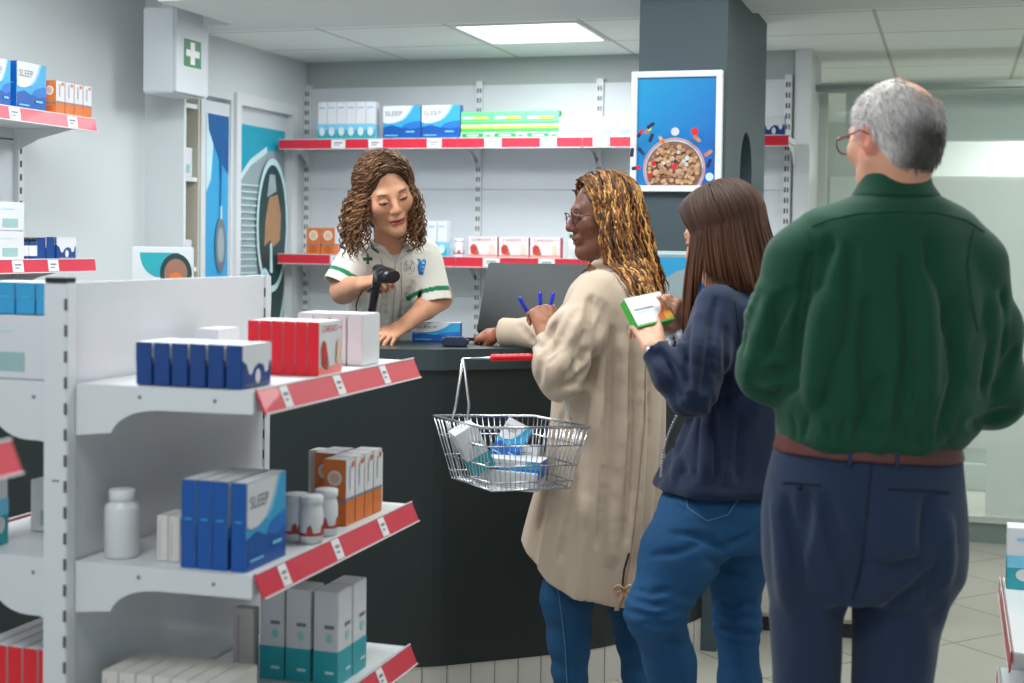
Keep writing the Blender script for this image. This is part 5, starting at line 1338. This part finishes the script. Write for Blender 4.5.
# ------------------------------------------------------------------ woman with straight brown hair
def brown():
    p = Person(715, 3.60); J = p.J
    hc = J(722, 232, .0); R = rotm(-118, 24, 0); sc = 1.0
    F_ = Fld((-.42,-.40,0), (.34,.40,1.70), .004)
    g = head(F_, hc, R, sc); F_.rc(g(0,-.02,-.06), J(733,290,.02), .048, .052, .03)
    F_.tors([p.st(292,716,750,.05), p.st(312,706,765,.10), p.st(340,702,768,.13), p.st(400,705,765,.11), p.st(440,700,765,.10), p.st(485,692,762,.09)], .03)
    shN, elN, wrN = J(718,318,-.10), J(692,398,-.17), J(654,348,-.12)
    shF, elF, wrF = J(726,306,.15), J(690,372,.20), J(681,330,.06)
    F_.chain([shN, elN, wrN], [.036,.034,.025], .02); F_.chain([shF, elF, wrF], [.036,.034,.025], .02)
    hand(F_, wrN, J(645,326,-.06)-wrN, (.2,-.9,.25), -1, sc=.98, per=((28,40,25),(32,42,25),(36,45,25),(40,48,25)), thumb=(1.3,.12,-.42), spread=.03)
    hand(F_, wrF, J(674,305,.00)-wrF, (.6,-.6,.3), -1 if False else 1, sc=.98, per=((8,12,8),(30,38,20),(44,48,25),(50,50,25)), thumb=(.7,.3,.4), spread=.05)
    kL, kR = J(655,612,-.13), J(737,622,.08); aL, aR = J(684,760,-.04), J(741,790,.08)
    body_lower(F_, J(704,525,-.05), J(730,525,.05), kL, kR, aL, aR, (-.85,.5,0), .82)
    skin = (214,162,134)
    def col(v): return head_color(v, hc, R, sc, skin, (180,96,90), (60,42,34), np.tile(lin(skin), (len(v),1)))
    v, q = F_.mesh(1); root = np_obj('person', v, q, SKIN, None, col(v))
    T_ = Fld((-.36,-.36,.72), (.32,.36,1.42), .0045)
    fold = lambda ph, Z: (.005*np.sin(5*ph+6*Z)+.003*np.sin(11*ph-8*Z))*np.clip((1.3-Z)*4, 0, 1)
    T_.tors([p.st(285,716,750,.055), p.st(292,708,760,.10), p.st(305,700,768,.14), p.st(330,698,776,.15), p.st(370,694,778,.145), p.st(410,690,778,.14), p.st(440,680,778,.145), p.st(465,665,778,.155), p.st(489,654,780,.172)], .02, fold=fold)
    T_.chain([J(718,308,-.10), J(704,355,-.15), J(694,392,-.17)], [.058,.060,.057], .025); T_.rc(J(692,392,-.17), J(672,375,-.15), .056, .046, .02); T_.rc(J(672,375,-.15), J(653,349,-.125), .046, .034, .02, clip=True)
    T_.chain([J(726,306,.14), J(692,368,.19), J(683,336,.08)], [.055,.048,.034], .02)
    T_.disp(lambda X, Y, Z: .003*vnoise((X,Y,Z), (26,26,12), 21))
    a_, b_ = J(640,420,-.28), J(705,340,-.05); lo, hi = np.minimum(a_,b_), np.maximum(a_,b_)
    T_.disp(lambda X, Y, Z: -.008*np.abs(vnoise((X,Y,Z), (40,18,30), 6, 3)), lo, hi)
    navy = (25,38,64)
    p.crease(T_, (((716,300),(707,345),(703,395)), ((650,354),(668,374)), ((661,352),(676,380)), ((668,362),(682,396)), ((656,368),(676,402)), ((700,415),(695,478)), ((713,400),(717,480)), ((742,420),(736,480)), ((762,380),(722,402)), ((690,330),(688,385)), ((750,320),(745,400)), ((672,440),(690,482)), ((726,330),(729,470))), .007, .014)
    p.crease(T_, (((706,420),(706,478)), ((728,410),(727,480)), ((655,360),(672,386)), ((682,440),(676,482)), ((700,310),(696,380))), .008, .02, False)
    finish(T_, 'jacket', CLOTH, root, lambda v: np.tile(lin(navy), (len(v),1)))
    NS = mat('navy_seam', (20,32,58), .85)
    p.line(T_, ((735,300),(742,350),(738,400),(728,450),(722,486)), .0016, NS, 'seam', root)
    # pale patterned top showing between arm and chest, wrist watch
    G = Fld(J(676,352,.02)-.13, J(676,352,.02)+.13, .004); G.rc(J(681,340,.02), J(676,392,.0), .030, .034, .01)
    G.disp(lambda X, Y, Z: .002*vnoise((X,Y,Z), (60,60,60), 9))
    def colp(v):
        c = np.tile(lin((188,190,204)), (len(v),1)); n = vnoise(v.T, (170,170,170), 4, 3); c[n > .25] = lin((58,66,104)); c[n < -.5] = lin((222,222,230)); return c
    finish(G, 'patterned_top', CLOTH, root, colp)
    u = J(650,343,-.115)-J(660,357,-.13); u /= np.linalg.norm(u); w0 = wrN-u*.004; a = np.cross(u, [0,0,1.0]); a /= np.linalg.norm(a); b = np.cross(u, a)
    MB().tube([w0+(a*math.cos(t_)+b*math.sin(t_))*.0285 for t_ in np.linspace(0, 2*PI, 25)[:-1]], .0035, mat('watch_strap', (52,34,34), .5), 6, closed=True).tube([w0+(-a*.3-b*.9)/.95*.027*0+np.array([-.012,-.026,-.004]), w0+np.array([-.014,-.032,-.005])], .013, mat('watch_face', (200,200,205), .2, metal=.8), 16).build('wrist_watch', root)
    # jeans
    K = Fld((-.36,-.34,0), (.30,.36,1.00), .0055)
    K.tors([p.st(484,668,772,.13), p.st(500,660,776,.15), p.st(520,656,776,.155), p.st(545,660,768,.15)], .03)
    K.chain([J(691,538,-.06), J(679,556,-.09), kL, (kL+aL)/2+np.array([0,0,.06]), aL], [.104,.094,.066,.060,.046], .03)
    K.chain([J(742,530,.06), J(736,560,.07), kR, (kR+aR)/2+np.array([0,0,.06]), aR], [.105,.080,.054,.052,.044], .03)
    K.disp(lambda X, Y, Z: .0022*vnoise((X,Y,Z), (20,20,42), 12))
    for kk, am in ((kL,.006), (kR,.005)): K.disp(lambda X, Y, Z: -am*np.abs(np.sin(85*Z+22*X+8*Y))*np.clip(1-np.abs(Z-kk[2])/.10, 0, 1), kk-.12, kk+.12)
    p.crease(K, (((632,600),(655,606),(672,603)), ((634,612),(655,618),(672,614)), ((633,589),(650,594),(668,590)), ((640,624),(668,628)), ((650,556),(680,552),(702,543)), ((668,532),(712,537)), ((690,534),(722,548),(752,534)), ((712,600),(732,606),(752,602)), ((716,614),(735,620),(752,616)), ((715,630),(750,634)), ((706,560),(745,575)), ((660,640),(685,646)), ((668,505),(690,512))), .005, .012)
    def colj(v):
        c = np.tile(lin((24,68,108)), (len(v),1)); w = np.clip(.5+.5*vnoise(v.T, (10,10,14), 3, 3), 0, 1)[:,None]*.35; return c*(1-w)+lin((44,98,140))*w
    finish(K, 'jeans', DENIM, root, colj)
    ST = mat('denim_stitch', (92,132,158), .8)
    mb = MB(); p.line(K, ((685,491),(688,508),(707,521),(728,515),(738,500),(739,491)), .0013, ST, '', None, mb=mb, n=6); p.line(K, ((687,493),(737,493)), .0013, ST, '', None, mb=mb); mb.build('back_pocket', root)
    # hair
    tb = Tubes(); rr = random.Random(9)
    H = Fld(hc-np.array([.16,.17,.30]), hc+np.array([.20,.17,.19]), .0045)
    H.ell(g(0,-.020,.034), np.array((.080,.094,.086)), R, .01); H.ell(g(0,-.045,-.03), (.078,.056,.09), R, .02)
    H.ell(g(0,.115,-.03), (.078,.075,.12), R, .008, True)
    hv, hq = H.mesh(2); base = (hv, hq, np.tile(lin((52,34,26)), (len(hv),1)))
    for i in range(1250):
        if i % 2 == 0:
            az = rr.uniform(-PI, PI)
            if abs(az) < 1.0: continue
            pts = scalp_path(g, az, rr.uniform(.2,1.5), -.25, rx=.088, ry=.108, rz=.096, n=12)
        else:
            y0 = rr.uniform(-.10,.072); sg = rr.choice((-1,1)); K_ = math.sqrt(max(0, 1-(y0/.110)**2)); az = sg*(PI/2-y0*8); pts = []; ph0 = rr.uniform(0,.6)
            for k in range(12):
                ph = (ph0+(1.75-ph0)*k/11)*sg; pts.append(g((.087*K_+.002)*math.sin(ph), y0*(1-.25*k/11), .032+(.094*K_)*math.cos(ph)))
        out = R@np.array([math.sin(az), math.cos(az), 0]); out[2] = 0
        Lh = rr.uniform(.21,.29)+(.02 if abs(az) < 1.5 else 0); e0 = pts[-1]; bow = rr.uniform(.0,.022); bk = np.array([.05,-.01,0])*(1 if abs(az) > 1.4 else .1)
        fw = np.array([-.012,0,0]) if abs(az) < 1.3 else np.zeros(3)
        for k in range(1, 14):
            u = k/13; pts.append(e0+np.array([0,0,-Lh*u])+out*bow*math.sin(u*2)+bk*u*(.4+.6*u)+fw*u)
        for k, q_ in enumerate(pts):
            if k > 13 and T_.at(q_) < .004: pts = pts[:k]; break
        P_ = np.array(pts); seg = np.linalg.norm(np.diff(P_, axis=0), axis=1); cum = np.concatenate([[0], np.cumsum(seg)]); s_ = np.linspace(0, cum[-1], 34)
        Q_ = np.stack([np.interp(s_, cum, P_[:,d]) for d in range(3)], 1)
        rad = rr.uniform(.0018,.0036)*np.clip((cum[-1]-s_)/.06, .15, 1); t_ = np.clip(s_/cum[-1], 0, 1)[:,None]
        c1 = lin(rr.choice([(48,30,24),(62,38,28),(74,46,32),(42,28,24)])); c2 = lin(rr.choice([(104,62,38),(92,54,34),(120,76,46)])); w_ = t_**1.3*.85
        tb.add(Q_, rad, c1*(1-w_)+c2*w_, 5)
    v, q, c = join(base, tb.arrays()); np_obj('long_hair', v, q, HAIR, root, c)
    root.location = p.base; root.rotation_euler = (0,0,YAW)
    tag(root, 'woman with long straight brown hair in navy jacket and blue jeans reading a medicine box', 'person')
    # the box she holds
    o, ux, uz = J(624,299,-.06), J(652,293,-.02)-J(624,299,-.06), J(637,329,-.10)-J(624,299,-.06)
    Wd = .11; Hd = .085; ux = ux/np.linalg.norm(ux); uz = uz-ux*(uz@ux); uz /= np.linalg.norm(uz); n = np.cross(ux, uz); n = n if n[1] < 0 else -n
    m = MB(); A = Vector(o); U, Vv, Nn = Vector(ux), Vector(uz), Vector(n)
    MM = Matrix.Translation(A) @ Matrix((U, Vv, Nn)).transposed().to_4x4()
    GS = mat('carton_green', (70,172,62), .45)
    m.box((0,0,-.028), (Wd,Hd,0), GS, bev=.001, M=MM)
    f = Face(m, MM @ Vector((0,0,.0002)), U, Vv, Wd, Hd, .0004); f.e = .0004*(1 if f.n.dot(Nn) > 0 else -1)
    f.rect(0,0,1,1,WHITE); f.poly([(1,.1),(1,1),(.52,1),(.62,.75),(.78,.6),(.84,.35)], ORANGE); f.poly([(.9,.5),(1,.45),(1,.9),(.8,.95),(.78,.75)], mat('carton_amber', (232,160,60), .45)); f.rect(0,.94,1,1,GS); f.rect(.1,.42,.62,.45,INK); f.rect(.1,.52,.5,.54,PALE)
    w0 = p.base; ob = m.build('medicine_box'); ob.location = w0; ob.rotation_euler = (0,0,YAW)
    bb = Vector(o); 
    for vv in ob.data.vertices: vv.co -= bb
    ob.location = w0+Matrix.Rotation(YAW,3,'Z')@bb
    tag(ob, 'white medicine box with green side and orange corner held by the woman in navy', 'box')
    # beaded chain strap at her hip
    e = empty('bag_chain', p.base, 'beaded metal bag chain hanging down beside the navy jacket', 'chain strap', YAW)
    pts = [p.J(681-20*u-5*math.sin(PI*u), 408+68*u, -.155) for u in np.linspace(0,1,24)]
    m = MB()
    for q_ in pts: m.lathe([(.0006,-.0042),(.003,-.003),(.0042,0),(.003,.003),(.0006,.0042)], mat('chain_steel', (150,150,156), .3, metal=.8), 8, M=Matrix.Translation(Vector(q_)))
    m.tube(pts, .0012, MATS['chain_steel'], 5); m.build('chain', e)
brown()

# ------------------------------------------------------------------ man in the green shirt
def man():
    p = Person(870, 2.95); J = p.J
    hc = J(892, 138, 0); R = rotm(-152, 4, -2); sc = 1.0
    F_ = Fld((-.36,-.32,0), (.36,.56,1.86), .0045)
    g = head(F_, hc, R, sc, female=False)
    F_.rc(g(0,-.025,-.04), J(895,200,.01), .056, .058, .03); F_.rc(g(0,-.045,-.03), J(895,195,-.005), .050, .054, .03)
    F_.tors([p.st(200,862,930,.06), p.st(225,815,965,.10), p.st(270,800,975,.11), p.st(350,792,972,.115), p.st(430,792,955,.10), p.st(490,800,935,.09)], .03)
    shL, elL, wrL = J(812,245,0), J(771,372,.02), J(806,372,.26); shR, elR, wrR = J(964,245,0), J(992,392,.02), J(955,388,.27)
    F_.chain([shL, elL, wrL], [.052,.042,.03], .02); F_.chain([shR, elR, wrR], [.052,.042,.03], .02)
    hand(F_, wrL, np.array([.5,.8,.1]), (0,-.2,1), -1, sc=1.05); hand(F_, wrR, np.array([-.5,.8,.1]), (0,-.2,1), 1, sc=1.05)
    kL, kR = J(805,700,.0), J(892,700,.0); aL, aR = J(808,885,.02), J(892,885,.02)
    body_lower(F_, J(822,520,0), J(905,520,0), kL, kR, aL, aR, (-.3,1,0), .9)
    skin = (216,156,128)
    def col(v):
        c = head_color(v, hc, R, sc, skin, (176,100,90), (130,120,110), np.tile(lin(skin), (len(v),1)))
        L = (v-hc)@R/sc; m = (np.abs(L[:,0]) > .068) & (np.abs(L[:,2]+.004) < .036) & (np.abs(L[:,1]+.012) < .03); c[m] = c[m]*.55+lin((206,92,74))*.45; return c
    v, q = F_.mesh(1); root = np_obj('person', v, q, SKIN, None, col(v))
    # shirt
    T_ = Fld((-.38,-.28,.90), (.38,.36,1.66), .0042)
    def fold(ph, Z):
        a = np.clip((1.42-Z)*4, 0, 1); return (.004*np.sin(5*ph+7*Z)+.003*np.sin(9*ph-9*Z+1)+.001*np.sin(17*ph+5*Z))*a
    T_.tors([p.st(190,864,931,.062), p.st(196,852,942,.078), p.st(205,832,954,.092), p.st(218,812,966,.108), p.st(235,800,976,.118), p.st(270,790,984,.128), p.st(320,784,988,.138), p.st(370,779,988,.142), p.st(405,775,985,.142), p.st(425,776,976,.138), p.st(440,778,966,.128), p.st(452,782,960,.118)], .02, fold=fold, cap=.03)
    T_.chain([J(822,238,0), J(800,262,0), J(780,320,.01), J(769,368,.02)], [.062,.068,.064,.063], .03); T_.rc(J(769,372,.02), J(800,378,.24), .063, .052, .03)
    T_.chain([J(952,238,0), J(972,264,0), J(984,330,.01), J(990,392,.02)], [.062,.066,.066,.070], .03); T_.rc(J(992,392,.02), J(962,390,.25), .070, .054, .03)
    def win(X, Y, Z, lo, hi, s_=.05):
        w = 1
        for q_, l, h in ((X,lo[0],hi[0]), (Y,lo[1],hi[1]), (Z,lo[2],hi[2])): w = w*np.clip((q_-l)/s_, 0, 1)*np.clip((h-q_)/s_, 0, 1)
        return w
    for (x0, y0, x1, y1, sd) in ((735,420,815,260,6), (945,440,1030,270,7)):
        a_, b_ = J(x0,y0,-.15), J(x1,y1,.2); lo, hi = np.minimum(a_,b_), np.maximum(a_,b_)
        T_.disp(lambda X, Y, Z: -.009*np.abs(vnoise((X,Y,Z), (22,14,30), sd, 3))*win(X,Y,Z,lo,hi), lo, hi)
    T_.disp(lambda X, Y, Z: .003*vnoise((X,Y,Z), (20,20,9), 31)+.003*np.sin(60*Z+14*X)*np.clip(1-np.abs(Z-1.05)/.06, 0, 1))
    p.crease(T_, (((812,256),(802,320),(793,385)), ((757,300),(746,350)), ((790,292),(762,345),(752,378)), ((746,392),(772,398),(796,386)), ((752,380),(790,372)), ((850,250),(838,340),(820,410)), ((905,260),(912,350),(900,430)), ((950,300),(957,380),(940,436)), ((1004,292),(992,350),(984,392)), ((1016,350),(994,396)), ((1014,412),(972,424)), ((868,300),(866,400)), ((930,240),(940,330)), ((830,240),(822,300)), ((880,380),(860,430)), ((776,300),(768,350)), ((1000,330),(996,370))), .0062, .022)
    p.crease(T_, tuple(((x_,415+(x_-780)*.08),(x_+rx_,436+(x_-780)*.08)) for x_, rx_ in ((792,4),(808,-5),(826,6),(845,-3),(866,7),(884,-6),(905,5),(925,-4),(944,8))), .004, .010)
    p.crease(T_, (((770,305),(756,360)), ((838,262),(826,380)), ((925,280),(928,400)), ((990,300),(984,370)), ((822,300),(812,400))), .010, .03, False)
    gr = (13,68,46)
    def colt(v): return np.tile(lin(gr), (len(v),1))
    finish(T_, 'shirt', CLOTH, root, colt)
    GS = mat('green_seam', (14,72,50), .85)
    C2 = Fld(J(896,190,0)-.16, J(896,190,0)+.16, .004)
    C2.tors([p.st(173,862,929,.069), p.st(184,859,932,.073), p.st(198,852,940,.084)], .01, cap=.006)
    C2.tors([p.st(160,871,923,.053,-.004), p.st(200,866,928,.062)], .01) if False else C2.rc(J(895,140,.0), J(896,176,.0), .0605, .0625, .004, None, True)
    C2.disp(lambda X, Y, Z: .002*vnoise((X,Y,Z), (40,40,20), 2)); finish(C2, 'collar', CLOTH, root, colt)
    p.line(T_, ((812,226),(830,219),(860,213),(896,211),(935,212),(965,219),(985,232)), .0014, GS, 'yoke_seam', root); p.line(T_, ((806,228),(812,262),(806,300),(800,330)), .0014, GS, 'armhole_seam', root); p.line(T_, ((975,226),(968,262),(972,300),(978,330)), .0014, GS, 'armhole_seam', root)
    # trousers and belt
    K = Fld((-.32,-.30,0), (.34,.32,1.12), .0058)
    K.tors([p.st(446,776,961,.112), p.st(460,772,961,.118), p.st(480,767,963,.130), p.st(510,763,966,.142), p.st(545,763,966,.145), p.st(575,766,961,.132), p.st(596,772,952,.11)], .03, cap=.012)
    p.crease(K, (((786,500),(796,560),(800,620)), ((845,540),(848,600)), ((862,566),(895,570),(930,560)), ((868,620),(905,600),(935,570)), ((806,495),(802,545)), ((948,555),(926,600)), ((826,500),(838,560)), ((930,500),(925,550)), ((815,600),(820,660)), ((880,640),(905,625))), .008, .02)
    p.crease(K, (((776,500),(786,570),(790,630),(796,683)), ((900,600),(898,680)), ((946,520),(945,580))), .009, .025, False)
    K.rc(J(812,560,0), J(806,612,0), .094, .078, .02); K.rc(J(910,560,0), J(898,612,0), .104, .092, .02)
    K.chain([J(806,612,0), J(806,683,0), aL], [.078,.0685,.058], .004); K.chain([J(898,612,0), J(892,683,0), aR], [.092,.081,.064], .004)
    K.rc(J(868,500,-.15), J(858,600,-.13), .006, .012, .03, None, True)
    K.disp(lambda X, Y, Z: .0035*vnoise((X,Y,Z), (18,18,8), 17)+.003*np.sin(5*X/.05+30*Z)*np.clip(1-np.abs(Z-.70)/.12, 0, 1))
    finish(K, 'trousers', CLOTH, root, lambda v: np.tile(lin((33,49,74)), (len(v),1)))
    NT = mat('trouser_seam', (20,28,46), .85)
    for pts in (((782,482),(800,483),(820,485)), ((888,489),(915,490),(950,492))): p.line(K, pts, .0022, NT, 'welt_pocket', root)
    p.line(K, ((872,462),(868,500),(862,560),(853,600)), .0018, NT, 'back_seam', root); MB().lathe([(.006,0),(.006,.003)], NT, 10, M=Matrix.Translation(Vector(p.surf(K,800,487,.003))) @ Matrix.Rotation(PI/2,4,'X')).build('pocket_button', root)
    B = Fld((-.3,-.25,.92), (.3,.25,1.16), .004); 
    B.tors([p.st(432,777,957,.116), p.st(458,772,963,.123)], .005, cap=.004)
    B.disp(lambda X, Y, Z: np.maximum(0, 0)*X+0*Y+0*Z)
    zc = J(868,446,0)[2]; Xb, Zb = B.ax[0][:,None,None], B.ax[2][None,None,:]; B.f = np.maximum(B.f, np.abs(Zb-(zc-.045*(Xb)))-.0185).astype(np.float32)
    finish(B, 'belt', mat('belt_leather', (104,50,40), .45, attr=True, var=.1, scale=90, bump=.2), root, lambda v: np.tile(lin((88,42,36)), (len(v),1)))
    for x_ in (850, 897): p.line(K, ((x_,446+(x_-868)*.03),(x_,466+(x_-868)*.03)), .0045, mat('trouser_loop', (34,48,76), .85), 'belt_loop', root, off=.010)
    # glasses
    mb = MB(); GM_ = mat('glasses_red_brown', (112,36,40), .3)
    for sg in (-1,1):
        ring = [g(sg*.035+.027*math.cos(a), .110-.010*abs(math.cos(a)), -.002+.019*math.sin(a)) for a in np.linspace(0, 2*PI, 21)[:-1]]
        mb.tube(ring, .0018, GM_, 6, closed=True); mb.tube([g(sg*.062,.100,.006), g(sg*.080,.04,.010), g(sg*.083,.0,.016), g(sg*.081,-.02,.004)], .0018, GM_, 6)
    mb.tube([g(-.010,.115,.002), g(0,.118,.004), g(.010,.115,.002)], .0017, GM_, 6); mb.build('glasses', root)
    # short grey hair round a thin crown
    H = Fld(hc-np.array([.15,.15,.17]), hc+np.array([.15,.15,.19]), .0042)
    H.ell(g(0,-.020,.030), np.array((.0815,.0975,.089))*sc, R, .01); H.ell(g(0,-.060,-.025), np.array((.066,.045,.060))*sc, R, .03)
    H.ell(g(0,.115,-.03), np.array((.12,.095,.12))*sc, R, .008, True); H.ell(g(.026,-.070,.112), np.array((.040,.050,.046))*sc, R, .012, True)
    for sg in (-1,1): H.ell(g(sg*.082,.0,-.02), np.array((.02,.026,.045))*sc, R, .006, True)
    H.rc(g(-.1,-.05,-.095), g(.1,-.05,-.095), .03*sc, .03*sc, .008, None, True)
    H.disp(lambda X, Y, Z: .0016*vnoise((X,Y,Z), (120,120,60), 3))
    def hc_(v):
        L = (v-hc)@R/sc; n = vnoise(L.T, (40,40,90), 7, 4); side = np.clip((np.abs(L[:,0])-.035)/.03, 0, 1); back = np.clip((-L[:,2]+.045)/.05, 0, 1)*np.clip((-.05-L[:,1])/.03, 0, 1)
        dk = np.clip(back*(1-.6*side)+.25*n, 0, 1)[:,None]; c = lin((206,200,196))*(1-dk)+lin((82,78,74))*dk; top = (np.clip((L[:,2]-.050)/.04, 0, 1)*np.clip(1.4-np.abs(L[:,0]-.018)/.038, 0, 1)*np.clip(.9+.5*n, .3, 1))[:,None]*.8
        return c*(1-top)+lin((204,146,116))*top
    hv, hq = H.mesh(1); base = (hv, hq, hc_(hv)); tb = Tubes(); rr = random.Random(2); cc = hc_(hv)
    pick = [rr.randrange(len(hv)) for _ in range(2600)]
    dn = R@np.array([0,-.35,-1.0]); dn /= np.linalg.norm(dn)
    for i in pick:
        nv = hv[i]-hc; n_ = np.array(nv)/np.linalg.norm(nv)
        if abs(H.at(hv[i])) > .004: continue
        t_ = dn-n_*(dn@n_); t_ /= np.linalg.norm(t_)+1e-6; L_ = rr.uniform(.010,.020); j = np.array([rr.uniform(-.3,.3) for _ in range(3)])
        t2 = t_+j; q0 = hv[i]; tb.add([q0, q0+t2*L_*.5+n_*.0022, q0+t2*L_+n_*.0012], np.array([.0010,.0009,.0003]), np.clip(cc[i]*rr.uniform(.7,1.35), 0, 1), 3)
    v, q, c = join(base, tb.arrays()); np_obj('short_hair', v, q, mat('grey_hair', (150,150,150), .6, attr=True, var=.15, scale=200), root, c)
    root.location = p.base; root.rotation_euler = (0,0,YAW)
    tag(root, 'older man with short grey hair in green shirt and navy trousers, seen from behind', 'person')
man()
